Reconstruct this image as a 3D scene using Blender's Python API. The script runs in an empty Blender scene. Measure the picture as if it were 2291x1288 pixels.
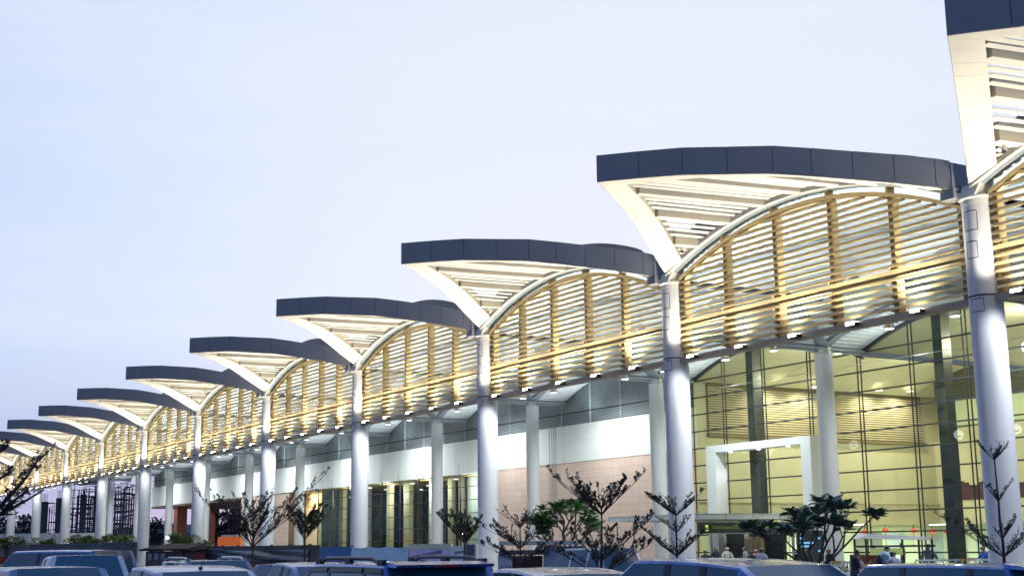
import bpy, math, random
from mathutils import Vector, Matrix
random.seed(7)
S = bpy.context.scene
COL = S.collection
R = math.radians
BAY = 17.5336          # column spacing
PARK = -0.25           # parking level
PAVE = -0.10           # terminal forecourt level
YW = 25.35             # terminal front wall

# ------------------------------------------------------------------ materials
MATS = {}
def mat(name, col, rough=0.6, metal=0.0, var=0.08, vscale=1.5, bump=0.0, bscale=20.0, spec=None, coat=0.0, emit=None, estr=0.0):
    if name in MATS: return MATS[name]
    m = bpy.data.materials.new(name); m.use_nodes = True
    nt = m.node_tree; b = nt.nodes['Principled BSDF']
    b.inputs['Base Color'].default_value = (*col, 1)
    b.inputs['Roughness'].default_value = rough
    b.inputs['Metallic'].default_value = metal
    if spec is not None: b.inputs['Specular IOR Level'].default_value = spec
    if coat: b.inputs['Coat Weight'].default_value = coat; b.inputs['Coat Roughness'].default_value = 0.04
    if emit:
        b.inputs['Emission Color'].default_value = (*emit, 1); b.inputs['Emission Strength'].default_value = estr
    tc = nt.nodes.new('ShaderNodeTexCoord')
    if var > 0:
        n = nt.nodes.new('ShaderNodeTexNoise'); n.inputs['Scale'].default_value = vscale; n.inputs['Detail'].default_value = 6
        nt.links.new(tc.outputs['Object'], n.inputs['Vector'])
        mr = nt.nodes.new('ShaderNodeMapRange')
        mr.inputs['From Min'].default_value = .3; mr.inputs['From Max'].default_value = .7
        mr.inputs['To Min'].default_value = 1 - var; mr.inputs['To Max'].default_value = 1 + var
        nt.links.new(n.outputs['Fac'], mr.inputs['Value'])
        mx = nt.nodes.new('ShaderNodeVectorMath'); mx.operation = 'SCALE'
        mx.inputs[0].default_value = col
        nt.links.new(mr.outputs['Result'], mx.inputs['Scale'])
        nt.links.new(mx.outputs['Vector'], b.inputs['Base Color'])
        mr2 = nt.nodes.new('ShaderNodeMapRange')
        mr2.inputs['To Min'].default_value = max(0.0, rough - .08); mr2.inputs['To Max'].default_value = min(1, rough + .08)
        nt.links.new(n.outputs['Fac'], mr2.inputs['Value'])
        if rough > .12: nt.links.new(mr2.outputs['Result'], b.inputs['Roughness'])
    if bump > 0:
        n2 = nt.nodes.new('ShaderNodeTexNoise'); n2.inputs['Scale'].default_value = bscale; n2.inputs['Detail'].default_value = 5
        nt.links.new(tc.outputs['Object'], n2.inputs['Vector'])
        bp = nt.nodes.new('ShaderNodeBump'); bp.inputs['Strength'].default_value = bump; bp.inputs['Distance'].default_value = .02
        nt.links.new(n2.outputs['Fac'], bp.inputs['Height']); nt.links.new(bp.outputs['Normal'], b.inputs['Normal'])
    MATS[name] = m
    return m

def glass_mat(name, tint, refl=0.10, rough=0.0):
    m = bpy.data.materials.new(name); m.use_nodes = True
    nt = m.node_tree; nt.nodes.clear()
    out = nt.nodes.new('ShaderNodeOutputMaterial'); mix = nt.nodes.new('ShaderNodeMixShader')
    tr = nt.nodes.new('ShaderNodeBsdfTransparent'); tr.inputs[0].default_value = (*tint, 1)
    gl = nt.nodes.new('ShaderNodeBsdfGlossy'); gl.inputs['Roughness'].default_value = rough
    lw = nt.nodes.new('ShaderNodeLayerWeight'); lw.inputs['Blend'].default_value = .35
    mr = nt.nodes.new('ShaderNodeMapRange'); mr.inputs['To Min'].default_value = refl * .5; mr.inputs['To Max'].default_value = min(.6, refl * 4)
    nt.links.new(lw.outputs['Fresnel'], mr.inputs['Value']); nt.links.new(mr.outputs['Result'], mix.inputs['Fac'])
    nt.links.new(tr.outputs[0], mix.inputs[1]); nt.links.new(gl.outputs[0], mix.inputs[2]); nt.links.new(mix.outputs[0], out.inputs[0])
    return m

def brick_mat(name, c1, c2, mortar, w, h, ms=.012, rough=.6, rot=True):
    m = bpy.data.materials.new(name); m.use_nodes = True
    nt = m.node_tree; b = nt.nodes['Principled BSDF']; b.inputs['Roughness'].default_value = rough
    tc = nt.nodes.new('ShaderNodeTexCoord'); sp = nt.nodes.new('ShaderNodeSeparateXYZ'); cb = nt.nodes.new('ShaderNodeCombineXYZ')
    nt.links.new(tc.outputs['Object'], sp.inputs[0])
    if rot:
        nt.links.new(sp.outputs['X'], cb.inputs['X']); nt.links.new(sp.outputs['Z'], cb.inputs['Y'])
    else:
        nt.links.new(sp.outputs['X'], cb.inputs['X']); nt.links.new(sp.outputs['Y'], cb.inputs['Y'])
    br = nt.nodes.new('ShaderNodeTexBrick'); br.offset = 0.0
    br.inputs['Scale'].default_value = 1; br.inputs['Brick Width'].default_value = w; br.inputs['Row Height'].default_value = h
    br.inputs['Mortar Size'].default_value = ms
    br.inputs['Color1'].default_value = (*c1, 1); br.inputs['Color2'].default_value = (*c2, 1); br.inputs['Mortar'].default_value = (*mortar, 1)
    nt.links.new(cb.outputs[0], br.inputs['Vector'])
    n = nt.nodes.new('ShaderNodeTexNoise'); n.inputs['Scale'].default_value = .5; n.inputs['Detail'].default_value = 6
    nt.links.new(tc.outputs['Object'], n.inputs['Vector'])
    mr = nt.nodes.new('ShaderNodeMapRange'); mr.inputs['To Min'].default_value = .8; mr.inputs['To Max'].default_value = 1.2
    nt.links.new(n.outputs['Fac'], mr.inputs['Value'])
    vm = nt.nodes.new('ShaderNodeVectorMath'); vm.operation = 'SCALE'
    nt.links.new(br.outputs['Color'], vm.inputs[0]); nt.links.new(mr.outputs['Result'], vm.inputs['Scale'])
    nt.links.new(vm.outputs['Vector'], b.inputs['Base Color'])
    return m

def streak_mat(name, col, rough=.5, amt=.12):
    """painted cladding with faint vertical rain streaks"""
    m = bpy.data.materials.new(name); m.use_nodes = True
    nt = m.node_tree; b = nt.nodes['Principled BSDF']; b.inputs['Roughness'].default_value = rough
    tc = nt.nodes.new('ShaderNodeTexCoord'); mp = nt.nodes.new('ShaderNodeMapping'); mp.inputs['Scale'].default_value = (1.2, 1.2, .06)
    nt.links.new(tc.outputs['Object'], mp.inputs['Vector'])
    n = nt.nodes.new('ShaderNodeTexNoise'); n.inputs['Scale'].default_value = 1.0; n.inputs['Detail'].default_value = 7
    nt.links.new(mp.outputs[0], n.inputs['Vector'])
    mr = nt.nodes.new('ShaderNodeMapRange'); mr.inputs['From Min'].default_value = .45; mr.inputs['From Max'].default_value = .75
    mr.inputs['To Min'].default_value = 1.0; mr.inputs['To Max'].default_value = 1 - amt
    nt.links.new(n.outputs['Fac'], mr.inputs['Value'])
    vm = nt.nodes.new('ShaderNodeVectorMath'); vm.operation = 'SCALE'; vm.inputs[0].default_value = col
    nt.links.new(mr.outputs['Result'], vm.inputs['Scale']); nt.links.new(vm.outputs['Vector'], b.inputs['Base Color'])
    return m

# ------------------------------------------------------------------ mesh builder
class MB:
    def __init__(s): s.v = []; s.f = []; s.m = []
    def add(s, vs, fs, mi=0):
        o = len(s.v); s.v += [tuple(v) for v in vs]
        for f in fs: s.f.append(tuple(i + o for i in f)); s.m.append(mi)
        return s
    def quad(s, a, b, c, d, mi=0): return s.add([a, b, c, d], [(0, 1, 2, 3)], mi)
    def hexa(s, p, mi=0, mis=None):
        """8 corners: bottom 0-3 (ccw), top 4-7"""
        fs = [(3, 2, 1, 0), (4, 5, 6, 7), (0, 1, 5, 4), (1, 2, 6, 5), (2, 3, 7, 6), (3, 0, 4, 7)]
        o = len(s.v); s.v += [tuple(v) for v in p]
        for i, f in enumerate(fs):
            s.f.append(tuple(k + o for k in f)); s.m.append(mis[i] if mis else mi)
        return s
    def box(s, x0, x1, y0, y1, z0, z1, mi=0, mis=None):
        return s.hexa([(x0, y0, z0), (x1, y0, z0), (x1, y1, z0), (x0, y1, z0), (x0, y0, z1), (x1, y0, z1), (x1, y1, z1), (x0, y1, z1)], mi, mis)
    def bar(s, p, q, w, h, mi=0, up=(0, 0, 1)):
        p = Vector(p); q = Vector(q); d = (q - p).normalized(); u = Vector(up)
        a = d.cross(u)
        if a.length < 1e-4: a = d.cross(Vector((1, 0, 0)))
        a.normalize(); b = a.cross(d).normalized(); a *= w / 2; b *= h / 2
        return s.hexa([p - a - b, p + a - b, q + a - b, q - a - b, p - a + b, p + a + b, q + a + b, q - a + b], mi)
    def tube(s, pts, rs, n=8, mi=0, cap=True):
        o0 = len(s.v); prev = None
        for i, p in enumerate(pts):
            p = Vector(p)
            if i == 0: d = Vector(pts[1]) - p
            elif i == len(pts) - 1: d = p - Vector(pts[i - 1])
            else: d = Vector(pts[i + 1]) - Vector(pts[i - 1])
            if d.length < 1e-7: d = Vector((0, 0, 1))
            d.normalize()
            if prev is None:
                a = d.cross(Vector((0, 0, 1)))
                if a.length < 1e-3: a = d.cross(Vector((1, 0, 0)))
            else:
                a = prev - d * prev.dot(d)
            a.normalize(); prev = a; b = d.cross(a)
            r = rs[i] if hasattr(rs, '__len__') else rs
            for k in range(n):
                t = 2 * math.pi * k / n
                s.v.append(tuple(p + a * (r * math.cos(t)) + b * (r * math.sin(t))))
        for i in range(len(pts) - 1):
            for k in range(n):
                k2 = (k + 1) % n
                s.f.append((o0 + i * n + k, o0 + i * n + k2, o0 + (i + 1) * n + k2, o0 + (i + 1) * n + k)); s.m.append(mi)
        if cap:
            s.f.append(tuple(o0 + k for k in range(n))[::-1]); s.m.append(mi)
            s.f.append(tuple(o0 + (len(pts) - 1) * n + k for k in range(n))); s.m.append(mi)
        return s
    def lathe(s, prof, n=32, c=(0, 0, 0), mi=0, axis='z', cap=True):
        o = len(s.v)
        for r, z in prof:
            for k in range(n):
                t = 2 * math.pi * k / n
                if axis == 'z': p = (c[0] + r * math.cos(t), c[1] + r * math.sin(t), c[2] + z)
                elif axis == 'y': p = (c[0] + r * math.cos(t), c[1] + z, c[2] + r * math.sin(t))
                else: p = (c[0] + z, c[1] + r * math.cos(t), c[2] + r * math.sin(t))
                s.v.append(p)
        for i in range(len(prof) - 1):
            for k in range(n):
                k2 = (k + 1) % n
                s.f.append((o + i * n + k, o + i * n + k2, o + (i + 1) * n + k2, o + (i + 1) * n + k)); s.m.append(mi)
        if cap:
            s.f.append(tuple(o + k for k in range(n))[::-1]); s.m.append(mi)
            s.f.append(tuple(o + (len(prof) - 1) * n + k for k in range(n))); s.m.append(mi)
        return s
    def ball(s, c, rx, ry, rz, nu=12, nv=8, mi=0):
        prof = []
        o = len(s.v)
        for j in range(nv + 1):
            t = math.pi * j / nv
            for k in range(nu):
                a = 2 * math.pi * k / nu
                s.v.append((c[0] + rx * math.sin(t) * math.cos(a), c[1] + ry * math.sin(t) * math.sin(a), c[2] - rz * math.cos(t)))
        for j in range(nv):
            for k in range(nu):
                k2 = (k + 1) % nu
                s.f.append((o + j * nu + k, o + j * nu + k2, o + (j + 1) * nu + k2, o + (j + 1) * nu + k)); s.m.append(mi)
        return s
    def build(s, name, mats, parent=None, smooth=False, angle=35, loc=None):
        me = bpy.data.meshes.new(name); me.from_pydata(s.v, [], s.f); me.validate()
        if not isinstance(mats, (list, tuple)): mats = [mats]
        for m in mats: me.materials.append(m)
        if len(mats) > 1 and len(me.polygons) == len(s.m): me.polygons.foreach_set('material_index', s.m)
        if smooth:
            me.shade_smooth(); me.set_sharp_from_angle(angle=R(angle))
        me.update()
        o = bpy.data.objects.new(name, me); COL.objects.link(o)
        if parent: o.parent = parent
        if loc: o.location = loc
        return o

def thing(name, label, cat, loc=(0, 0, 0), rz=0, group=None):
    o = bpy.data.objects.new(name, None); COL.objects.link(o); o.empty_display_size = .3
    o.location = loc; o.rotation_euler = (0, 0, rz); o['label'] = label; o['category'] = cat
    if group: o['group'] = group
    return o
def tag(o, label, cat, group=None):
    o['label'] = label; o['category'] = cat
    if group: o['group'] = group
    return o
def struct(o): o['kind'] = 'structure'; return o
def dup(root, label, loc, rz=None, group=None):
    r = root.copy(); COL.objects.link(r); r.location = loc
    if rz is not None: r.rotation_euler = (0, 0, rz)
    r['label'] = label
    if group: r['group'] = group
    def rec(a, b):
        for ch in list(a.children):
            c = ch.copy(); COL.objects.link(c); c.parent = b; rec(ch, c)
    rec(root, r)
    return r
ORD = ['first', 'second', 'third', 'fourth', 'fifth', 'sixth', 'seventh', 'eighth', 'ninth', 'tenth', 'eleventh', 'twelfth', 'thirteenth']

# ------------------------------------------------------------------ camera
FPX, PITCH, YAW, ROLL = 2926.8228, 0.19402, 0.54359, -0.01052
CAM = Vector((30.0902, -37.6399, 1.65))
FW = Vector((-math.cos(YAW)*math.cos(PITCH), math.sin(YAW)*math.cos(PITCH), math.sin(PITCH)))
RT = Vector((math.sin(YAW), math.cos(YAW), 0)); UP = RT.cross(FW)
c_, s_ = math.cos(ROLL), math.sin(ROLL)
RR = RT * c_ + UP * s_; UU = UP * c_ - RT * s_
cam = bpy.data.cameras.new('camera'); cam.sensor_width = 36; cam.lens = FPX / 2291 * 36; cam.clip_end = 5000; cam.clip_start = .1
co = bpy.data.objects.new('camera', cam); COL.objects.link(co)
co.matrix_world = Matrix(((RR.x, UU.x, -FW.x, CAM.x), (RR.y, UU.y, -FW.y, CAM.y), (RR.z, UU.z, -FW.z, CAM.z), (0, 0, 0, 1)))
S.camera = co
def ground(u, d, z=PARK):
    """a spot on the ground d metres down the street, in the direction of image column u"""
    r = FW + RR * ((u - 1145.5) / FPX) + UU * (-(1215 - 644) / FPX)
    p = CAM + r * d
    return Vector((p.x, p.y, z))
def spot_at(u, v, d):
    r = FW + RR * ((u - 1145.5) / FPX) + UU * (-(v - 644) / FPX)
    return CAM + r * d
# ------------------------------------------------------------------ sky and sun (dusk)
EXPO = 0.0
w = bpy.data.worlds.new('World'); S.world = w; w.use_nodes = True
nt = w.node_tree; nt.nodes.clear()
wo = nt.nodes.new('ShaderNodeOutputWorld'); bg = nt.nodes.new('ShaderNodeBackground')
sky = nt.nodes.new('ShaderNodeTexSky'); sky.sky_type = 'NISHITA'; sky.sun_disc = False
SUN_EL, SUN_AZ = R(2.0), R(-62)       # azimuth measured from +Y towards +X; sun low behind the terminal
sky.sun_elevation = SUN_EL; sky.sun_rotation = SUN_AZ
sky.air_density = 1.0; sky.dust_density = .6; sky.ozone_density = 3.0; sky.altitude = 20
tc = nt.nodes.new('ShaderNodeTexCoord')
# a smooth evening brightness: pale above the roof line, bluer overhead and behind
dot = nt.nodes.new('ShaderNodeVectorMath'); dot.operation = 'DOT_PRODUCT'
dot.inputs[1].default_value = Vector((-.75, .60, .27)).normalized()
nt.links.new(tc.outputs['Generated'], dot.inputs[0])
ramp = nt.nodes.new('ShaderNodeValToRGB')
el = ramp.color_ramp.elements
el[0].position = 0.0; el[0].color = (.05, .11, .29, 1)
el[1].position = 1.0; el[1].color = (.81, .845, .955, 1)
for p, c in ((.45, (.105, .20, .47, 1)), (.72, (.17, .31, .64, 1)), (.88, (.48, .60, .89, 1)), (.955, (.65, .755, .965, 1)), (.985, (.765, .825, .96, 1))):
    e = el.new(p); e.color = c
mr = nt.nodes.new('ShaderNodeMapRange'); mr.inputs['From Min'].default_value = -1; mr.inputs['From Max'].default_value = 1
nt.links.new(dot.outputs['Value'], mr.inputs['Value']); nt.links.new(mr.outputs['Result'], ramp.inputs['Fac'])
# lavender band near the horizon
sep = nt.nodes.new('ShaderNodeSeparateXYZ'); nt.links.new(tc.outputs['Generated'], sep.inputs[0])
mh = nt.nodes.new('ShaderNodeMapRange'); mh.inputs['From Min'].default_value = -.02; mh.inputs['From Max'].default_value = .175
mh.inputs['To Min'].default_value = 1; mh.inputs['To Max'].default_value = 0; mh.interpolation_type = 'SMOOTHSTEP'
nt.links.new(sep.outputs['Z'], mh.inputs['Value'])
hz = nt.nodes.new('ShaderNodeMix'); hz.data_type = 'RGBA'; hz.blend_type = 'MULTIPLY'
hz.inputs['B'].default_value = (.51, .50, .74, 1)
nt.links.new(mh.outputs['Result'], hz.inputs['Factor']); nt.links.new(ramp.outputs['Color'], hz.inputs['A'])
# thin high cloud streaks
mp = nt.nodes.new('ShaderNodeMapping'); mp.inputs['Scale'].default_value = (1.3, 1.3, 11)
nt.links.new(tc.outputs['Generated'], mp.inputs['Vector'])
cn = nt.nodes.new('ShaderNodeTexNoise'); cn.inputs['Scale'].default_value = 2.2; cn.inputs['Detail'].default_value = 7; cn.inputs['Roughness'].default_value = .6
nt.links.new(mp.outputs[0], cn.inputs['Vector'])
cm = nt.nodes.new('ShaderNodeMapRange'); cm.inputs['From Min'].default_value = .42; cm.inputs['From Max'].default_value = .75
cm.inputs['To Min'].default_value = 0; cm.inputs['To Max'].default_value = .30
nt.links.new(cn.outputs['Fac'], cm.inputs['Value'])
cl = nt.nodes.new('ShaderNodeMix'); cl.data_type = 'RGBA'; cl.inputs['B'].default_value = (.86, .88, .96, 1)
nt.links.new(cm.outputs['Result'], cl.inputs['Factor']); nt.links.new(hz.outputs['Result'], cl.inputs['A'])
# a few grey streaks low in the sky
mp2 = nt.nodes.new('ShaderNodeMapping'); mp2.inputs['Scale'].default_value = (2.0, 2.0, 26)
nt.links.new(tc.outputs['Generated'], mp2.inputs['Vector'])
cn2 = nt.nodes.new('ShaderNodeTexNoise'); cn2.inputs['Scale'].default_value = 1.7; cn2.inputs['Detail'].default_value = 6
nt.links.new(mp2.outputs[0], cn2.inputs['Vector'])
cm2 = nt.nodes.new('ShaderNodeMapRange'); cm2.inputs['From Min'].default_value = .50; cm2.inputs['From Max'].default_value = .72
cm2.inputs['To Min'].default_value = 0; cm2.inputs['To Max'].default_value = .45
nt.links.new(cn2.outputs['Fac'], cm2.inputs['Value'])
mlow = nt.nodes.new('ShaderNodeMath'); mlow.operation = 'MULTIPLY'
nt.links.new(cm2.outputs['Result'], mlow.inputs[0]); nt.links.new(mh.outputs['Result'], mlow.inputs[1])
cl2 = nt.nodes.new('ShaderNodeMix'); cl2.data_type = 'RGBA'; cl2.inputs['B'].default_value = (.46, .46, .64, 1)
nt.links.new(mlow.outputs[0], cl2.inputs['Factor']); nt.links.new(cl.outputs['Result'], cl2.inputs['A'])
cl = cl2
# add the physical sky's own light at dusk strength
sk = nt.nodes.new('ShaderNodeVectorMath'); sk.operation = 'SCALE'; sk.inputs['Scale'].default_value = .02
nt.links.new(sky.outputs[0], sk.inputs[0])
ad = nt.nodes.new('ShaderNodeVectorMath'); ad.operation = 'ADD'
nt.links.new(cl.outputs['Result'], ad.inputs[0]); nt.links.new(sk.outputs['Vector'], ad.inputs[1])
nt.links.new(ad.outputs['Vector'], bg.inputs['Color']); bg.inputs['Strength'].default_value = 1.0
nt.links.new(bg.outputs[0], wo.inputs[0])
sun = bpy.data.lights.new('sun', 'SUN'); sun.energy = .12; sun.angle = R(15); sun.color = (1, .86, .74)
so = bpy.data.objects.new('sun', sun); COL.objects.link(so)
sd = Vector((math.sin(SUN_AZ) * math.cos(SUN_EL), math.cos(SUN_AZ) * math.cos(SUN_EL), math.sin(SUN_EL)))
so.rotation_euler = (-sd).to_track_quat('-Z', 'Y').to_euler()
S.view_settings.view_transform = 'Standard'; S.view_settings.look = 'None'; S.view_settings.exposure = EXPO; S.view_settings.gamma = 1
S.cycles.use_denoising = True
S.cycles.max_bounces = 8; S.cycles.diffuse_bounces = 3; S.cycles.glossy_bounces = 3; S.cycles.transparent_max_bounces = 12
S.cycles.sample_clamp_indirect = 6; S.cycles.caustics_reflective = False; S.cycles.caustics_refractive = False

def lamp(kind, loc, power, col, parent=None, aim=None, size=.1, spot=100, blend=.6, name='lamp_light', sy=None):
    l = bpy.data.lights.new(name, kind); l.energy = power; l.color = col
    if kind == 'AREA':
        l.size = size
        if sy: l.shape = 'RECTANGLE'; l.size_y = sy
    else: l.shadow_soft_size = size
    if kind == 'SPOT': l.spot_size = R(spot); l.spot_blend = blend
    o = bpy.data.objects.new(name, l); COL.objects.link(o)
    o.location = loc
    if aim is not None: o.rotation_euler = Vector(aim).to_track_quat('-Z', 'Y').to_euler()
    if parent: o.parent = parent
    return o

# ------------------------------------------------------------------ palette
M_white = streak_mat('white_cladding', (.74, .77, .78), .5, .12)
M_colw = streak_mat('column_paint', (.70, .72, .76), .7, .16)
M_soffit = mat('white_soffit_panel', (.80, .78, .73), .45, var=.04)
M_beamtan = mat('beige_beam_panel', (.62, .57, .47), .55, var=.05)
M_spandrel = mat('grey_brown_panel', (.34, .31, .26), .6, var=.08)
M_fascia = mat('slate_fascia_panel', (.31, .32, .345), .5, .1, var=.08, vscale=.6)
M_roofedge = mat('blue_roof_edge', (.13, .17, .27), .55, var=.08)
M_darkgap = mat('dark_gap', (.02, .022, .03), .7, var=0)
M_gold = mat('gold_louvre_paint', (.74, .575, .30), .45, .05, var=.08, vscale=3)
M_goldpost = mat('bronze_post_paint', (.52, .36, .14), .5, .1, var=.08, vscale=3)
M_beam = mat('brown_steel_beam', (.40, .33, .26), .5, .2, var=.1)
M_corr = mat('corrugated_ceiling', (.68, .72, .73), .5, .1, var=.05)
M_rib = mat('grey_rib', (.30, .36, .41), .5, .1, var=.06)
M_dark = mat('dark_frame', (.035, .04, .045), .45, .2, var=.05)
M_steel = mat('brushed_steel', (.55, .56, .57), .3, .9, var=.05)
M_slat = mat('grey_louvre_slat', (.56, .62, .66), .45, .1, var=.06)
M_stone = brick_mat('pink_stone_tile', (.68, .52, .45), (.645, .49, .425), (.42, .32, .27), .9, .6, .012)
M_cream = mat('cream_wall', (.70, .58, .38), .6, var=.04)
M_brown = mat('brown_soffit', (.12, .085, .06), .6, var=.1)
M_redbrown = mat('red_brown_pier', (.24, .075, .05), .6, var=.1)
M_glass = glass_mat('curtain_glass', (.86, .92, .80), .07)
M_glassdark = glass_mat('dark_glass', (.55, .66, .58), .08)
def emis(name, col, st): return mat(name, col, .5, var=0, emit=col, estr=st)
M_lens = emis('floodlight_lens', (1.0, .90, .70), 26)
M_cool = emis('downlight_lens', (.93, .86, 1.0), 4)
M_warm = emis('warm_downlight_lens', (1.0, .88, .60), 9)
# ------------------------------------------------------------------ front columns, canopies, louvre screens
def zv(x): return 15.74 - (x - 8.4) ** 2 / 37
def zgold(x): return 15.5 - (x - 8.45) ** 2 / 35

def column_mesh(parent, h, r=.585, cap=True):
    MB().lathe([(r, 0), (r, h)], 40).build('shaft', M_colw, parent, True)
    MB().lathe([(r + .12, 0), (r + .12, .25), (r + .02, .3)], 40).build('base_ring', M_colw, parent, True)
    return parent

c0 = thing('column', 'white round front column, nearest at the right with the deepest blue side', 'column', (0, 0, PAVE), group='white columns of the front row')
column_mesh(c0, 13.45 - PAVE)
MB().lathe([(.60, 10.0 - PAVE), (.605, 10.05 - PAVE)], 40).build('collar', M_dark, c0, True)
MB().lathe([(.60, 13.3 - PAVE), (.60, 13.5 - PAVE), (.66, 13.54 - PAVE), (.66, 13.6 - PAVE)], 40).build('cap', M_soffit, c0, True)
m = MB()
for z0, z1, xa, xb in ((12.35, 13.05, -1.9, -1.05), (11.35, 11.95, -1.9, -1.15), (9.45, 9.9, -1.9, -1.05)):
    r = .589; n = 6
    for z in (z0, z1):
        for k in range(n):
            a0 = xa + (xb - xa) * k / n; a1 = xa + (xb - xa) * (k + 1) / n
            m.quad((r * math.cos(a0), r * math.sin(a0), z - PAVE), (r * math.cos(a1), r * math.sin(a1), z - PAVE),
                   (r * math.cos(a1), r * math.sin(a1), z + .025 - PAVE), (r * math.cos(a0), r * math.sin(a0), z + .025 - PAVE))
    for a in (xa, xb):
        m.quad((r * math.cos(a), r * math.sin(a), z0 - PAVE), (r * math.cos(a + .035), r * math.sin(a + .035), z0 - PAVE),
               (r * math.cos(a + .035), r * math.sin(a + .035), z1 - PAVE), (r * math.cos(a), r * math.sin(a), z1 - PAVE))
m.build('access_hatch', M_darkgap, c0)
NB = 12
for k in range(1, NB):
    dup(c0, 'white round front column, %s from the right end of the front row' % ORD[k], (-BAY * k, 0, PAVE))

# --- canopy petal, local origin on its left column axis at level 0
JL, TP, JR = Vector((.05, -.5)), Vector((6.38, -8.73)), Vector((17.25, -.6))
LP = [(0, 14.0), (1.7, 14.38), (3.4, 14.86), (5.0, 15.25), (6.1, 15.43), (7.6, 15.66), (9.2, 15.75), (10.36, 15.78)]
RP = [(0, 15.78), (1.74, 15.74), (3.5, 15.67), (5.27, 15.48), (7.0, 15.30), (8.43, 15.03), (9.93, 14.72), (11.39, 14.42), (12.81, 14.09), (13.32, 13.93)]
def interp(tab, x):
    if x <= tab[0][0]: return tab[0][1]
    for (a, b), (c, d) in zip(tab, tab[1:]):
        if x <= c: return b + (d - b) * (x - a) / (c - a)
    return tab[-1][1]
EL = (TP - JL); LL = EL.length; EL = EL / LL; NL = Vector((-EL.y, EL.x))
ER = (JR - TP); LR = ER.length; ER = ER / LR; NR = Vector((-ER.y, ER.x))
def edge_y(x):
    if x <= TP.x: t = (x - JL.x) / (TP.x - JL.x); return JL.y + (TP.y - JL.y) * t
    t = (x - TP.x) / (JR.x - TP.x); return TP.y + (JR.y - TP.y) * t
def edge_z(x):
    if x <= TP.x: return interp(LP, (x - JL.x) / (TP.x - JL.x) * LL)
    return interp(RP, (x - TP.x) / (JR.x - TP.x) * LR)
def zs(x, y):
    ye = edge_y(x)
    t = 0 if ye > -.51 else max(0, min(1, y / ye))
    return zv(x) * (1 - t) + edge_z(x) * t
FH = 1.09
def fascia(parent, A, E, N, tab, name, n_in=.2):
    m = MB()
    for (d0, z0), (d1, z1) in zip(tab, tab[1:]):
        g = .012
        p0 = A + E * (d0 + g); p1 = A + E * (d1 - g); q0 = p0 + N * .06; q1 = p1 + N * .06
        m.hexa([(p0.x, p0.y, z0), (p1.x, p1.y, z1), (q1.x, q1.y, z1), (q0.x, q0.y, z0),
                (p0.x, p0.y, z0 + FH), (p1.x, p1.y, z1 + FH), (q1.x, q1.y, z1 + FH), (q0.x, q0.y, z0 + FH)])
        p0 = A + E * d0 + N * .03; p1 = A + E * d1 + N * .03; q0 = p0 + N * n_in; q1 = p1 + N * n_in
        m.hexa([(p0.x, p0.y, z0 + .14), (p1.x, p1.y, z1 + .14), (q1.x, q1.y, z1 + .14), (q0.x, q0.y, z0 + .14),
                (p0.x, p0.y, z0 + FH - .02), (p1.x, p1.y, z1 + FH - .02), (q1.x, q1.y, z1 + FH - .02), (q0.x, q0.y, z0 + FH - .02)], 1)
    return m.build(name, [M_fascia, M_darkgap], parent)

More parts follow.
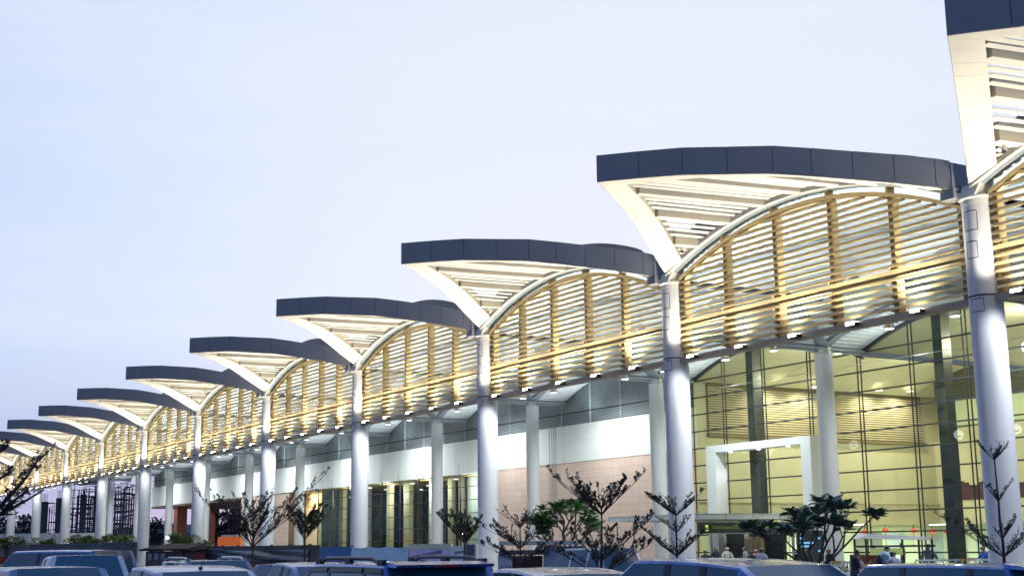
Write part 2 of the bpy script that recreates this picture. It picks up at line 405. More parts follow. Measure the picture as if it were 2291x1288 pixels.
def make_petal():
    t = thing('canopy', 'pointed leaf shaped canopy with slate fascia over the bay right of the second column', 'canopy', (0, 0, 0), group='leaf shaped canopies along the front')
    fascia(t, TP, ER, NR, RP, 'front_fascia')
    fascia(t, JL, EL, NL, LP, 'side_fascia')
    # border soffit, separate panels
    m = MB(); W1, W2 = 1.0, .75; Y0 = -.42
    def line_y(P, E, y): return P + E * ((y - P.y) / E.y)
    IL = JL + NL * W1; IR = TP + NR * W2
    # inner corner
    den = EL.x * ER.y - EL.y * ER.x
    dvec = IR - IL; sL = (dvec.x * ER.y - dvec.y * ER.x) / den
    IC = IL + EL * sL
    il0 = line_y(IL, EL, Y0); ir1 = line_y(IR, ER, Y0)
    nl = 10
    def strip(P0, P1, Q0, Q1, n, tabd):
        for i in range(n):
            a = (i + .006) / n; b = (i + .994) / n
            o0 = P0.lerp(P1, a); o1 = P0.lerp(P1, b); i0 = Q0.lerp(Q1, a); i1 = Q0.lerp(Q1, b)
            z = [edge_z(o0.x), edge_z(o1.x), zs(i1.x, i1.y), zs(i0.x, i0.y)]
            pts = [(o0.x, o0.y, z[0]), (o1.x, o1.y, z[1]), (i1.x, i1.y, z[2]), (i0.x, i0.y, z[3])]
            m.hexa([(p[0], p[1], p[2] - .012) for p in pts] + [(p[0], p[1], p[2] + .05) for p in pts])
    strip(JL + NL * .02, TP + Vector((0, .03)), il0, IC, nl, None)
    strip(TP + Vector((0, .03)), JR + NR * .02, IC, ir1, 12, None)
    # white lip along the facade arch
    N = 40
    for i in range(N):
        x0 = .15 + 17.1 * i / N; x1 = .15 + 17.1 * (i + 1) / N
        m.hexa([(x0, -.62, zv(x0) - .02), (x1, -.62, zv(x1) - .02), (x1, -.40, zv(x1) - .02), (x0, -.40, zv(x0) - .02),
                (x0, -.62, zv(x0) + .16), (x1, -.62, zv(x1) + .16), (x1, -.40, zv(x1) + .16), (x0, -.40, zv(x0) + .16)])
    m.build('border_soffit', M_soffit, t)
    # grey underside of the lip
    m = MB()
    for i in range(N):
        x0 = .15 + 17.1 * i / N; x1 = .15 + 17.1 * (i + 1) / N
        m.hexa([(x0, -.39, zv(x0) - .03), (x1, -.39, zv(x1) - .03), (x1, -.02, zv(x1) - .03), (x0, -.02, zv(x0) - .03),
                (x0, -.39, zv(x0) + .05), (x1, -.39, zv(x1) + .05), (x1, -.02, zv(x1) + .05), (x0, -.02, zv(x0) + .05)])
    m.build('arch_underside', M_rib, t)
    # spandrel wall above the arch
    m = MB(); NP = 14
    for i in range(NP):
        xa = .2 + 17.0 * i / NP; xb = .2 + 17.0 * (i + 1) / NP - .015
        for j in range(3):
            x0 = xa + (xb - xa) * j / 3; x1 = xa + (xb - xa) * (j + 1) / 3
            h0 = min(1.25, .3 + x0 * .5, .3 + (17.4 - x0) * .5); h1 = min(1.25, .3 + x1 * .5, .3 + (17.4 - x1) * .5)
            m.hexa([(x0, -.38, zv(x0) + .17), (x1, -.38, zv(x1) + .17), (x1, -.30, zv(x1) + .17), (x0, -.30, zv(x0) + .17),
                    (x0, -.38, zv(x0) + h0), (x1, -.38, zv(x1) + h1), (x1, -.30, zv(x1) + h1), (x0, -.30, zv(x0) + h0)])
    m.build('spandrel', M_spandrel, t)
    # ceiling beams (white soffit, beige sides) and slats between them
    def inner_y(x):
        if x <= IC.x: return max(IC.y, (IL + EL * ((x - IL.x) / EL.x)).y)
        return (IR + ER * ((x - IR.x) / ER.x)).y
    XB = [2.5, 4.75, 6.95, 9.15, 11.3, 13.4, 15.4]
    SK = .2                                   # the beams run slightly askew to the front
    def outer_end(x):
        y = -.42
        while y > -9:
            y -= .02; xx = x - SK * (-.42 - y)
            if xx < .6 or y <= inner_y(xx): break
        return y
    def bz(x, y, ye):                         # underside height along one beam
        f = (y + .42) / (ye + .42) if ye < -.5 else 0
        xe = x - SK * (-.42 - ye)
        return zv(x) * (1 - f) + (zs(xe, ye) + .02) * f
    for x in XB:
        ya = -.42; yb = outer_end(x)
        if ya - yb < .5: continue
        m = MB(); hw = .22; n = max(1, int((ya - yb) / 1.7))
        for i in range(n):
            y1 = ya + (yb - ya) * i / n - .006; y0 = ya + (yb - ya) * (i + 1) / n + .006
            s0 = SK * (-.42 - y0); s1 = SK * (-.42 - y1); z0 = bz(x, y0, yb); z1 = bz(x, y1, yb)
            m.hexa([(x - s0 - hw, y0, z0), (x - s0 + hw, y0, z0), (x - s1 + hw, y1, z1), (x - s1 - hw, y1, z1),
                    (x - s0 - hw, y0, z0 + .66), (x - s0 + hw, y0, z0 + .66), (x - s1 + hw, y1, z1 + .66), (x - s1 - hw, y1, z1 + .66)], mis=[0, 1, 1, 1, 1, 1])
        m.build('ceiling_beam', [M_soffit, M_beamtan], t)
    m = MB()
    for xa, xb in zip([.9] + XB, XB):
        for j in range(4):
            x = xa + .34 + (xb - xa - .55) * (j + .4) / 4
            ya = -.42; yb = outer_end(x)
            if ya - yb < .3: continue
            s0 = SK * (-.42 - yb); z0, z1 = bz(x, yb, yb) + .16, bz(x, ya, yb) + .16; h = .12
            m.hexa([(x - s0 - h, yb, z0), (x - s0 + h, yb, z0 + .03), (x + h, ya, z1 + .03), (x - h, ya, z1),
                    (x - s0 - h, yb, z0 + .03), (x - s0 + h, yb, z0 + .06), (x + h, ya, z1 + .06), (x - h, ya, z1 + .03)])
    m.build('ceiling_slats', M_soffit, t)
    # inner edge of the border frame
    m = MB()
    for P, Q, n in ((il0, IC, 8), (IC, ir1, 10)):
        for i in range(n):
            a = P.lerp(Q, i / n + .002); b = P.lerp(Q, (i + 1) / n - .002); k = (Q - P).normalized(); nn = Vector((k.y, -k.x)) * .05
            m.hexa([(a.x, a.y, zs(a.x, a.y) + .05), (b.x, b.y, zs(b.x, b.y) + .05), (b.x + nn.x, b.y + nn.y, zs(b.x, b.y) + .05), (a.x + nn.x, a.y + nn.y, zs(a.x, a.y) + .05),
                    (a.x, a.y, zs(a.x, a.y) + .6), (b.x, b.y, zs(b.x, b.y) + .6), (b.x + nn.x, b.y + nn.y, zs(b.x, b.y) + .6), (a.x + nn.x, a.y + nn.y, zs(a.x, a.y) + .6)])
    m.build('border_upstand', M_beamtan, t)
    # foot of the canopy on its column, and the gutter box at its right foot
    MB().hexa([(-.30, -.62, 13.61), (.36, -.60, 13.61), (.36, .3, 13.61), (-.30, .3, 13.61), (-.22, -.52, 14.02), (.5, -.48, 14.02), (.5, .3, 14.02), (-.22, .3, 14.02)]).build('foot', M_soffit, t)
    m = MB(); m.box(16.55, 17.15, -.80, .2, 13.62, 13.93); m.box(16.62, 17.1, -.76, .1, 13.95, 14.95)
    m.build('gutter_box', M_fascia, t)
    # vaulted corrugated ceiling behind the arch
    m = MB(); n = 44; YD = 9.7; xs = []
    for i in range(n):
        x = 17.5 * i / n; d = 17.5 / n
        xs += [(x, 0), (x + d * .55, 0), (x + d * .6, .07), (x + d * .95, .07)]
    xs.append((17.5, 0))
    for (xa, ha), (xb, hb) in zip(xs, xs[1:]):
        m.quad((xa, 0, zv(xa) + ha), (xa, YD, zv(xa) + ha), (xb, YD, zv(xb) + hb), (xb, 0, zv(xb) + hb))
    m.build('vault_ceiling', M_corr, t)
    # roof skin and diagonal ribs under the vault
    m = MB()
    for i in range(20):
        x0 = 17.5 * i / 20; x1 = 17.5 * (i + 1) / 20
        m.quad((x0, -.3, zv(x0) + .3), (x1, -.3, zv(x1) + .3), (x1, YD, zv(x1) + .3), (x0, YD, zv(x0) + .3))
    m.build('roof_skin', M_roofedge, t)
    for sx in (0, 1):
        m = MB(); n = 14
        def P(i):
            f = i / n; x = .15 + (8.6 - .15) * f; y = .6 + 9.0 * f
            if sx: x = 17.5 - x
            return x, y
        for i in range(n):
            x0, y0 = P(i); x1, y1 = P(i + 1)
            dx, dy = (x1 - x0), (y1 - y0); L = math.hypot(dx, dy); px, py = -dy / L * .35, dx / L * .35
            b0, b1 = zv(x0) - .12, zv(x1) - .12
            m.hexa([(x0 - px, y0 - py, b0), (x1 - px, y1 - py, b1), (x1 + px, y1 + py, b1), (x0 + px, y0 + py, b0),
                    (x0 - px, y0 - py, b0 + .1), (x1 - px, y1 - py, b1 + .1), (x1 + px, y1 + py, b1 + .1), (x0 + px, y0 + py, b0 + .1)])
            # raised dark edge on the roof above the rib
            b0, b1 = zv(x0) + .3, zv(x1) + .3
            m.hexa([(x0 - px, y0 - py, b0), (x1 - px, y1 - py, b1), (x1 + px * 0, y1 + py * 0, b1), (x0, y0, b0),
                    (x0 - px, y0 - py, b0 + .2), (x1 - px, y1 - py, b1 + .2), (x1, y1, b1 + .2), (x0, y0, b0 + .2)], 1)
        m.build('diagonal_rib', [M_rib, M_roofedge], t)
    # little camera under the petal's foot
    m = MB(); m.lathe([(.09, 0), (.09, .12), (.05, .16)], 12, (2.15, -1.15, zs(2.15, -1.15) - .12)); m.ball((2.15, -1.15, zs(2.15, -1.15) - .13), .085, .085, .09, 10, 6, 1)
    m.build('camera_dome', [M_soffit, M_dark], t, True)
    return t
petal = make_petal()

# --- louvre screen
def make_screen():
    t = thing('louvre_screen', 'gold louvre screen between columns', 'louvre screen', (0, 0, 0), group='arched gold louvre screens of the front')
    XA, XBb = .62, 16.92
    MB().box(.5, 17.03, -.22, .22, 9.80, 10.04).build('bottom_beam', M_beam, t)
    m = MB(); m.box(.5, 17.03, -.15, .12, 11.58, 11.74); m.box(.55, 17.0, -.10, .2, 11.48, 11.58, 1)
    m.build('mid_beam', [M_gold, M_goldpost], t)
    m = MB(); n = 36
    for i in range(n):
        x0 = XA + (XBb - XA) * i / n; x1 = XA + (XBb - XA) * (i + 1) / n
        m.hexa([(x0, -.2, zgold(x0) - .16), (x1, -.2, zgold(x1) - .16), (x1, .2, zgold(x1) - .16), (x0, .2, zgold(x0) - .16),
                (x0, -.2, zgold(x0)), (x1, -.2, zgold(x1)), (x1, .2, zgold(x1)), (x0, .2, zgold(x0))])
    m.build('arch_rib', M_gold, t)
    PX = [.72, 3.75, 7.02, 10.28, 13.5, 16.75]
    for x in PX:
        w_ = .10
        m = MB(); m.box(x - w_, x + w_, -.06, .34, 10.04, zgold(x) - .1)
        if PX[0] < x < PX[-1]: m.box(x - .05, x + .05, -.2, .2, zgold(x) - .04, zv(x) + .01)
        m.build('post', M_goldpost, t)
    m = MB(); z = 10.27
    zz = []
    while z < 15.3:
        if not (11.4 < z < 11.85): zz.append(z)
        z += .272
    for z in zz:
        lo, hi = XA, XBb
        dzz = (15.5 - .2 - z) * 35
        if dzz <= 1: continue
        h = math.sqrt(dzz); lo = max(lo, 8.45 - h); hi = min(hi, 8.45 + h)
        if hi - lo < .6: continue
        # a slanted lens shaped blade, front edge low
        prof = [(-.20, -.055), (.03, -.035), (.03, .03), (-.185, .045)]
        o = len(m.v); k = len(prof)
        for x in (lo, hi):
            for y, dz in prof: m.v.append((x, y, z + dz))
        for i in range(k):
            j = (i + 1) % k
            m.f.append((o + i, o + j, o + k + j, o + k + i)); m.m.append(0)
        m.f.append(tuple(o + i for i in range(k))[::-1]); m.m.append(0)
        m.f.append(tuple(o + k + i for i in range(k))); m.m.append(0)
    for x in PX[1:-1]:
        for z in zz[:6]: m.box(x - .16, x - .12, -.19, .0, z - .14, z + .0)
    m.build('louvre_blades', M_gold, t)
    return t
screen = make_screen()

# --- floodlight that washes the canopy and screen
def make_flood():
    t = thing('floodlight', 'small floodlight', 'floodlight', (0, 0, 0), group='floodlights along the lower beam of the screens')
    m = MB(); m.box(-.24, .24, -.14, .12, -.06, .07); m.box(-.03, .03, .1, .26, -.04, .02)
    m.build('housing', M_dark, t)
    m = MB(); m.hexa([(-.22, -.16, -.04), (.22, -.16, -.04), (.22, -.145, .075), (-.22, -.145, .075), (-.22, -.165, -.03), (.22, -.165, -.03), (.22, .1, .085), (-.22, .1, .085)])
    m.build('lens', M_lens, t)
    return t
flood = make_flood()
FX = [1.65, 4.95, 8.26, 11.5, 14.75]
FLOOD_W = 820
UPW = 1900
WARM = (1.0, .905, .72)
petals = []
for k in range(0, NB):
    x0 = -BAY * k
    nm = ORD[k]
    lab_c = 'leaf shaped canopy with slate fascia, %s from the right edge of the photo' % nm
    lab_s = 'arched gold louvre screen, %s from the right edge of the photo' % nm
    if k == 0:
        petal.location = (x0, 0, 0); petal['label'] = 'leaf shaped canopy cut off by the top right corner of the photo'
        screen.location = (x0, 0, 0); screen['label'] = 'arched gold louvre screen cut off by the right edge of the photo'
    else:
        dup(petal, lab_c, (x0, 0, 0)); dup(screen, lab_s, (x0, 0, 0))
    for i, fx in enumerate(FX):
        if k == 0 and i > 1: continue
        lab = 'floodlight under the %s louvre screen from the right, %s from left' % (nm, ORD[i])
        if k == 0 and i == 0: flood.location = (x0 + fx, -.36, 9.93); flood['label'] = lab; f = flood
        else: f = dup(flood, lab, (x0 + fx, -.36, 9.93))
    # the light of each lamp: a warm beam up and a cooler spill down
    for i, gx in enumerate(FX):
        lamp('SPOT', (x0 + gx, -.62, 10.02), FLOOD_W, WARM, aim=(0.02, -.50, 1.0), size=.12, spot=150, blend=.5, name='floodlight_beam')
        if k <= 4 and gx < 11: lamp('SPOT', (x0 + gx, -.66, 9.84), 380 if gx < 2 else (1000 if gx < 5 else 500), (.93, .97, 1.0), aim=(-.10, -.1, -1.0), size=.15, spot=148, blend=1.0, name='floodlight_spill')
        if k > 4 and i in (0, 2): lamp('SPOT', (x0 + gx, -.66, 9.84), 460, (.93, .97, 1.0), aim=(-.10, -.1, -1.0), size=.15, spot=148, blend=1.0, name='floodlight_spill')

# unseen lights added on the lower beam to brighten the corrugated vaults
def make_up():
    t = thing('added_uplight', 'added unseen light', 'added_uplight', (0, 0, 0), group='added unseen lights behind the screens')
    MB().box(-.2, .2, -.1, .1, 0, .12).build('housing', M_dark, t)
    MB().box(-.17, .17, -.08, .08, .121, .13).build('lens', emis('added_uplight_lens', (.95, 1, .98), 8), t)
    return t
up = make_up()
for k in range(0, NB):
    for i, dx in enumerate((3.0, 8.7, 14.4)):
        loc = (-BAY * k + dx, .75, 10.05)
        lab = 'added unseen light behind the %s louvre screen from the right, %s from left' % (ORD[k], ORD[i])
        if k == 0 and i: continue
        if k == 0: up.location = loc; up['label'] = lab
        else: dup(up, lab, loc)
        lamp('SPOT', (loc[0], .75, 10.25), UPW, (.88, .97, 1.0), aim=(0, .38, 1), size=.4, spot=165, blend=.8, name='added_uplight_beam')
# ------------------------------------------------------------------ inner columns and inner vaults
XI = [-30.37 - BAY * i for i in range(0, 12)]
def vi(x): return zv(((x + 30.37) % BAY))
ic = thing('inner_column', 'white inner column beside the white entrance portal', 'column', (XI[0], 22, PAVE), group='white columns of the inner row')
MB().lathe([(.555, 0), (.555, 13.35 - PAVE)], 36).build('shaft', M_colw, ic, True)
MB().lathe([(.53, 13.35 - PAVE), (.53, 13.75 - PAVE)], 36).build('steel_neck', M_steel, ic, True)
ICN = ['', 'next to the pink stone wall and behind the second front column', 'standing in front of the pink stone wall left of its middle', 'in front of the dark lower glazing, right of the light blue banner']
for i in range(1, 11):
    lab = 'white inner column ' + ICN[i] if i < 4 else 'slim white inner column, %s of the inner row counted from the entrance portal' % ORD[i]
    dup(ic, lab, (XI[i], 22, PAVE))

def make_inner_vault():
    t = thing('inner_vault', 'pale corrugated inner ceiling vault', 'vault', (XI[0], 0, 0), group='inner ceiling vaults of the forecourt')
    m = MB(); n = 44; Y0, Y1 = 9.75, YW; xs = []
    for i in range(n):
        x = 17.5 * i / n; d = 17.5 / n
        xs += [(x, 0), (x + d * .55, 0), (x + d * .6, .07), (x + d * .95, .07)]
    xs.append((17.5, 0))
    for (xa, ha), (xb, hb) in zip(xs, xs[1:]):
        m.quad((xa, Y0, zv(xa) + ha), (xa, Y1, zv(xa) + ha), (xb, Y1, zv(xb) + hb), (xb, Y0, zv(xb) + hb))
    m.build('vault_ceiling', M_corr, t)
    m = MB()
    for i in range(20):
        x0 = 17.5 * i / 20; x1 = 17.5 * (i + 1) / 20
        m.quad((x0, Y0, zv(x0) + .3), (x1, Y0, zv(x1) + .3), (x1, Y1 + .3, zv(x1) + .3), (x0, Y1 + .3, zv(x0) + .3))
    m.build('roof_skin', M_fascia, t)
    m = MB(); n = 40
    for i in range(n):
        x0 = 17.53 * i / n; x1 = 17.53 * (i + 1) / n; sh = BAY - ((30.37) % BAY)
        a0, a1 = zv(x0), zv(x1); b0 = zv((x0 - 30.37) % BAY); b1 = zv((x1 - 30.37) % BAY)
        m.quad((x0, 9.72, min(a0, b0) - .05), (x1, 9.72, min(a1, b1) - .05), (x1, 9.72, max(a1, b1) + .3), (x0, 9.72, max(a0, b0) + .3))
    m.build('spandrel', M_corr, t)
    for sx in (0, 1):
        m = MB(); n = 14
        def P(i):
            f = i / n; x = .1 + 8.3 * f; y = 22 - 12.0 * f
            return (17.5 - x if sx else x), y
        for i in range(n):
            x0, y0 = P(i); x1, y1 = P(i + 1)
            dx, dy = x1 - x0, y1 - y0; L = math.hypot(dx, dy); px, py = -dy / L * .36, dx / L * .36
            b0, b1 = zv(x0) - .16, zv(x1) - .16
            m.hexa([(x0 - px, y0 - py, b0), (x1 - px, y1 - py, b1), (x1 + px, y1 + py, b1), (x0 + px, y0 + py, b0),
                    (x0 - px, y0 - py, b0 + .14), (x1 - px, y1 - py, b1 + .14), (x1 + px, y1 + py, b1 + .14), (x0 + px, y0 + py, b0 + .14)])
        m.build('diagonal_rib', M_rib, t)
        m = MB(); n = 16
        for i in range(n):
            x0 = 8.75 * i / n; x1 = 8.75 * (i + 1) / n
            if sx: x0, x1 = 17.5 - x1, 17.5 - x0
            m.hexa([(x0, 21.7, zv(x0) - .14), (x1, 21.7, zv(x1) - .14), (x1, 22.3, zv(x1) - .14), (x0, 22.3, zv(x0) - .14),
                    (x0, 21.7, zv(x0) - .02), (x1, 21.7, zv(x1) - .02), (x1, 22.3, zv(x1) - .02), (x0, 22.3, zv(x0) - .02)])
        m.build('arch_rib', M_rib, t)
    MB().box(-.35, .35, 9.7, YW, 13.62, 13.78).build('valley_gutter', M_rib, t)
    return t
iv = make_inner_vault()
for i in range(0, 12):
    lab = 'pale corrugated inner vault, %s counted leftwards from the entrance portal' % ORD[i]
    if i == 0: iv['label'] = 'pale corrugated ceiling vault over the entrance portal and glass hall'
    else: dup(iv, lab, (XI[i], 0, 0))
dup(iv, 'pale corrugated ceiling vault above the glass hall at the right edge of the photo', (XI[0] + BAY, 0, 0))

# ------------------------------------------------------------------ terminal building
T = thing('terminal_building', 'long white airport terminal behind the columns with glass hall and pink stone wall', 'building', (0, 0, 0))
XL, XG = -192.0, -48.0
m = MB()
xs = [XL + 6.0 * i for i in range(25)]
for a in xs:
    b = min(a + 6.0, XG)
    if b - a < .1: continue
    for z0, z1 in ((8.6, 10.38), (10.4, 11.8)):
        m.box(a + .008, b - .008, YW - .06, YW + .5, z0, z1 - .006)
m.box(XL, XG, YW - .03, YW + .45, 8.62, 11.78)
m.build('upper_wall', M_white, T)
m = MB(); z = 11.95
while z < 15.9:
    m.hexa([(XL, YW + .02, z - .03), (XG - .3, YW + .02, z - .03), (XG - .3, YW + .16, z + .03), (XL, YW + .16, z + .03),
            (XL, YW + .02, z - .015), (XG - .3, YW + .02, z - .015), (XG - .3, YW + .16, z + .045), (XL, YW + .16, z + .045)])
    z += .125
m.build('clerestory_louvres', M_slat, T)
m = MB()
x = XG - .35
while x > XL: m.box(x - .04, x + .04, YW - .02, YW + .1, 11.82, 15.7); x -= 4.4
m.box(XL, XG, YW - .03, YW + .01, 12.80, 12.88, 1); m.box(XL, XG, YW + .3, YW + .34, 11.8, 15.8, 2)
m.build('clerestory_frame', [M_slat, M_dark, mat('louvre_backing', (.30, .35, .38), .7, var=.1)], T)
m = MB(); m.box(-79, XG, YW, YW + .4, PAVE, 8.6)
m.build('stone_wall', M_stone, T)
m = MB(); rnd = random.Random(3)
for i in range(12):
    x = -77 + i * 2.35 + rnd.uniform(-.4, .4); h = rnd.uniform(.9, 1.9)
    m.box(x, x + .16, YW - .012, YW + .02, 2.2 - h * .2, 2.2 + h * .8)
    if i % 3 == 1: m.box(x, x + 1.8, YW - .010, YW + .02, 1.95 - h * .2, 2.0 - h * .2)
m.build('stone_slot', M_brown, T)
for x in (-67.9, -67.5, -67.2, -66.9): MB().tube([(x, YW - .07, 5.0), (x, YW - .07, 11.75)], .03, 6).build('wire_shadow', mat('wire_shadow_grey', (.42, .40, .39), .6), T)  # thin grey tubes imitate the dark shadow streaks of wires
# recessed cream bay, pink pier, passage
MB().box(-129.5, -120.6, YW + 2.2, YW + 2.5, PAVE, 8.9).build('cream_recess', M_cream, T)
m = MB(); m.box(-129.5, -120.6, YW + .5, YW + 2.5, 8.45, 8.58); m.build('recess_ceiling', M_cream, T)
m = MB(); m.box(-129.9, -129.5, YW + .02, YW + 2.6, PAVE, 8.58); m.build('recess_jamb', M_brown, T)
m = MB(); m.box(-148, -129.9, YW + .1, YW + .6, PAVE, 8.58); m.build('stone_pier', M_stone, T)
m = MB(); m.box(XL, -148, YW, YW + 14, 8.3, 8.58); m.box(XL, -148, YW + 13.5, YW + 14, 7.6, 8.3); m.build('passage_ceiling', M_brown, T)
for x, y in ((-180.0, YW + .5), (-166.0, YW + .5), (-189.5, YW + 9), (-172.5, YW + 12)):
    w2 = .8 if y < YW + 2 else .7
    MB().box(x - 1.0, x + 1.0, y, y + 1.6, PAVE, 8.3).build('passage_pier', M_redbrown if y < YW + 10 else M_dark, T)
# lower glazing of the middle part
m = MB()
m.quad((-120.5, YW + .1, PAVE), (-79, YW + .1, PAVE), (-79, YW + .1, 8.6), (-120.5, YW + .1, 8.6))
m.build('lower_glazing', M_glassdark, T)
m = MB()
for x in (-120.5, -116.07, -111.63, -107.0, -102.54, -98.05, -93.56, -89.1, -84.6, -80.1): m.box(x - .05, x + .05, YW + .05, YW + .16, PAVE, 8.6)
for i in range(7): m.box(-120.5, -79, YW + .06, YW + .15, .95 + 1.28 * i - .03, .95 + 1.28 * i + .03)
m.build('lower_mullions', M_dark, T)
m = MB()
for x in (-116.07, -111.63, -102.54, -98.05, -93.56, -84.6): m.box(x - .03, x + .03, YW - .09, YW - .06, 8.6, 9.75)
m.build('hanger_rods', M_steel, T)
# lobby behind the lower glazing
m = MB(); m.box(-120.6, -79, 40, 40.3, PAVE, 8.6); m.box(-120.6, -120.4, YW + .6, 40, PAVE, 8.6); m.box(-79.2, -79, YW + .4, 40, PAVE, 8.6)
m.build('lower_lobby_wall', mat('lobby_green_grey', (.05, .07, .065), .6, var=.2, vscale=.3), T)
MB().box(-120.6, -79, YW + .5, 40, 8.5, 8.6).build('lower_lobby_ceiling', mat('lobby_ceiling_bronze', (.32, .22, .10), .4, .3, var=.1), T)
m = MB()
for x in (-113.5, -95.5, -87): m.lathe([(.8, PAVE), (.8, 8.5)], 24, (x, 28.5, 0))
m.build('lobby_column', M_colw, T, True)
m = MB()
for x, y, w_ in ((-105, 34, .5), (-83, 33, .5), (-119.5, 28, .65), (-106.2, 28, .45), (-101.6, 28, .7), (-91.5, 28, .45), (-89.2, 28, .4)): m.box(x - w_, x + w_, y, y + .5, PAVE, 8.5)
m.build('lobby_pillar', M_cream, T)
# big curtain wall of the hall
XR = 20.0
MULL = [-48.0, -44.24, -39.9, -35.3, -30.7, -26.3, -22.1, -17.6, -13.2, -8.8, -4.4, 0, 4.4, 8.8, 13.2, 17.6]
m = MB()
for a, b in zip(MULL, MULL[1:]):
    n = 4
    for i in range(n):
        x0 = a + (b - a) * i / n; x1 = a + (b - a) * (i + 1) / n
        m.quad((x0, YW + .1, PAVE), (x1, YW + .1, PAVE), (x1, YW + .1, vi(x1)), (x0, YW + .1, vi(x0)))
m.build('hall_glazing', M_glass, T)
m = MB()
for x in MULL:
    for dx in (-.15, .15): m.box(x + dx - .022, x + dx + .022, YW + .04, YW + .13, PAVE, vi(x + dx))
m.build('hall_mullions', M_dark, T)
m = MB()
for i in range(11):
    z = .98 + 1.275 * i
    m.box(-48, XR, YW + .03, YW + .17, z - .045, z + .045)
m.build('hall_transoms', M_dark, T)
m = MB()
for a in range(4):
    x0 = XI[1] + a * BAY
    for i in range(24):
        xa = x0 + BAY * i / 24; xb = x0 + BAY * (i + 1) / 24
        m.hexa([(xa, YW + .0, vi(xa + 1e-4) - .22), (xb, YW + .0, vi(xb - 1e-4) - .22), (xb, YW + .24, vi(xb - 1e-4) - .22), (xa, YW + .24, vi(xa + 1e-4) - .22),
                (xa, YW + .0, vi(xa + 1e-4) + .02), (xb, YW + .0, vi(xb - 1e-4) + .02), (xb, YW + .24, vi(xb - 1e-4) + .02), (xa, YW + .24, vi(xa + 1e-4) + .02)])
m.build('glazing_head', M_dark, T)
tag(MB().tube([(-48, YW - .4, 12.86), (XR, YW - .4, 12.92)], .02, 6).build('guide_wire', M_steel), 'thin pale wire stretched along the head of the hall glazing', 'wire')
# ---- inside the hall
YB = 53.0
M_hallwall = mat('hall_wall', (.60, .57, .42), .6, var=.07, vscale=.4)
M_hallceil = mat('hall_ceiling', (.54, .53, .42), .6, var=.05, vscale=.3)
M_wood = mat('wood_slat', (.64, .57, .42), .5, var=.12)
M_green = mat('pale_green_wall', (.68, .76, .62), .6, var=.05)
m = MB()
for a in range(4):
    x0 = XI[1] + a * BAY
    for i in range(16):
        xa = x0 + BAY * i / 16; xb = x0 + BAY * (i + 1) / 16
        za, zb_ = zv(BAY * i / 16) - .05, zv(BAY * (i + 1) / 16) - .05
        for y0 in range(0, 7):
            ya = YW + .3 + y0 * 4; yb = ya + 3.97
            m.quad((xa + .02, ya, za), (xa + .02, yb, za), (xb, yb, zb_), (xb, ya, zb_))
        m.quad((xa, YW + .3, za + .06), (xa, YB, za + .06), (xb, YB, zb_ + .06), (xb, YW + .3, zb_ + .06), 1)
m.build('hall_ceiling', [M_hallceil, M_dark], T)
m = MB(); m.box(-48.9, -48.5, YW + .3, YB, 3.0, 14.2); m.box(-48.5, -48.3, YW + .3, YB, 4.7, 4.85)
m.box(-48.5, XR, YB, YB + .3, 3.0, 15.9); m.box(-48.5, -30, YB - .6, YB - .3, 3.0, 10.0)
m.build('hall_wall', M_hallwall, T)
m = MB(); z = 10.0
while z < 13.6: m.box(-48.5, -48.28, 27.3, 51, z, z + .075); z += .19
m.build('wood_slats', M_wood, T)
m = MB(); m.box(-48.6, -48.42, 27.3, 51, 9.9, 13.9); m.box(-48.5, -47.6, 27.0, 52.9, 13.92, 14.12); m.box(-48.5, -48.2, 27.2, 51.2, 9.7, 9.9); m.build('slat_backing', mat('slat_backing_brown', (.20, .155, .09), .6, var=.1), T)
m = MB(); m.box(-49.2, -48.9, YW + .3, YB, PAVE, 3.0); m.box(-49, XR, YB, YB + .3, PAVE, 3.0); m.build('ground_floor_wall', M_green, T)
MB().box(-49, XR, YW - .1, YB, PAVE - .1, PAVE + .02).build('hall_floor', mat('hall_floor_tile', (.42, .40, .34), .25, var=.06), T)
m = MB(); rnd = random.Random(11)
x = -48
while x < 10:
    w2 = rnd.uniform(1.0, 2.6); h = rnd.uniform(1.8, 2.7)
    m.box(x, x + w2, YB - .12, YB - .02, PAVE, h, rnd.choice([0, 1, 2, 3])); x += w2 + rnd.uniform(.4, 1.6)
y = 28
while y < 52:
    w2 = rnd.uniform(1.0, 2.6); h = rnd.uniform(1.8, 2.7)
    m.box(-48.9, -48.8, y, y + w2, PAVE, h, rnd.choice([0, 1, 2, 3])); y += w2 + rnd.uniform(.3, 1.4)
m.build('shop_front', [mat('shop_white', (.75, .78, .76), .5), mat('shop_grey', (.25, .27, .27), .5), mat('shop_cream', (.72, .62, .42), .5), mat('shop_pale_blue', (.55, .66, .74), .5)], T)
for x in (-42.1, -24.75, -7.2, 10.3):
    MB().box(x - .36, x + .36, 26.1, 26.9, PAVE, vi(x) - .06).build('hall_pillar', mat('dark_pillar', (.035, .045, .05), .3, var=.1), T)
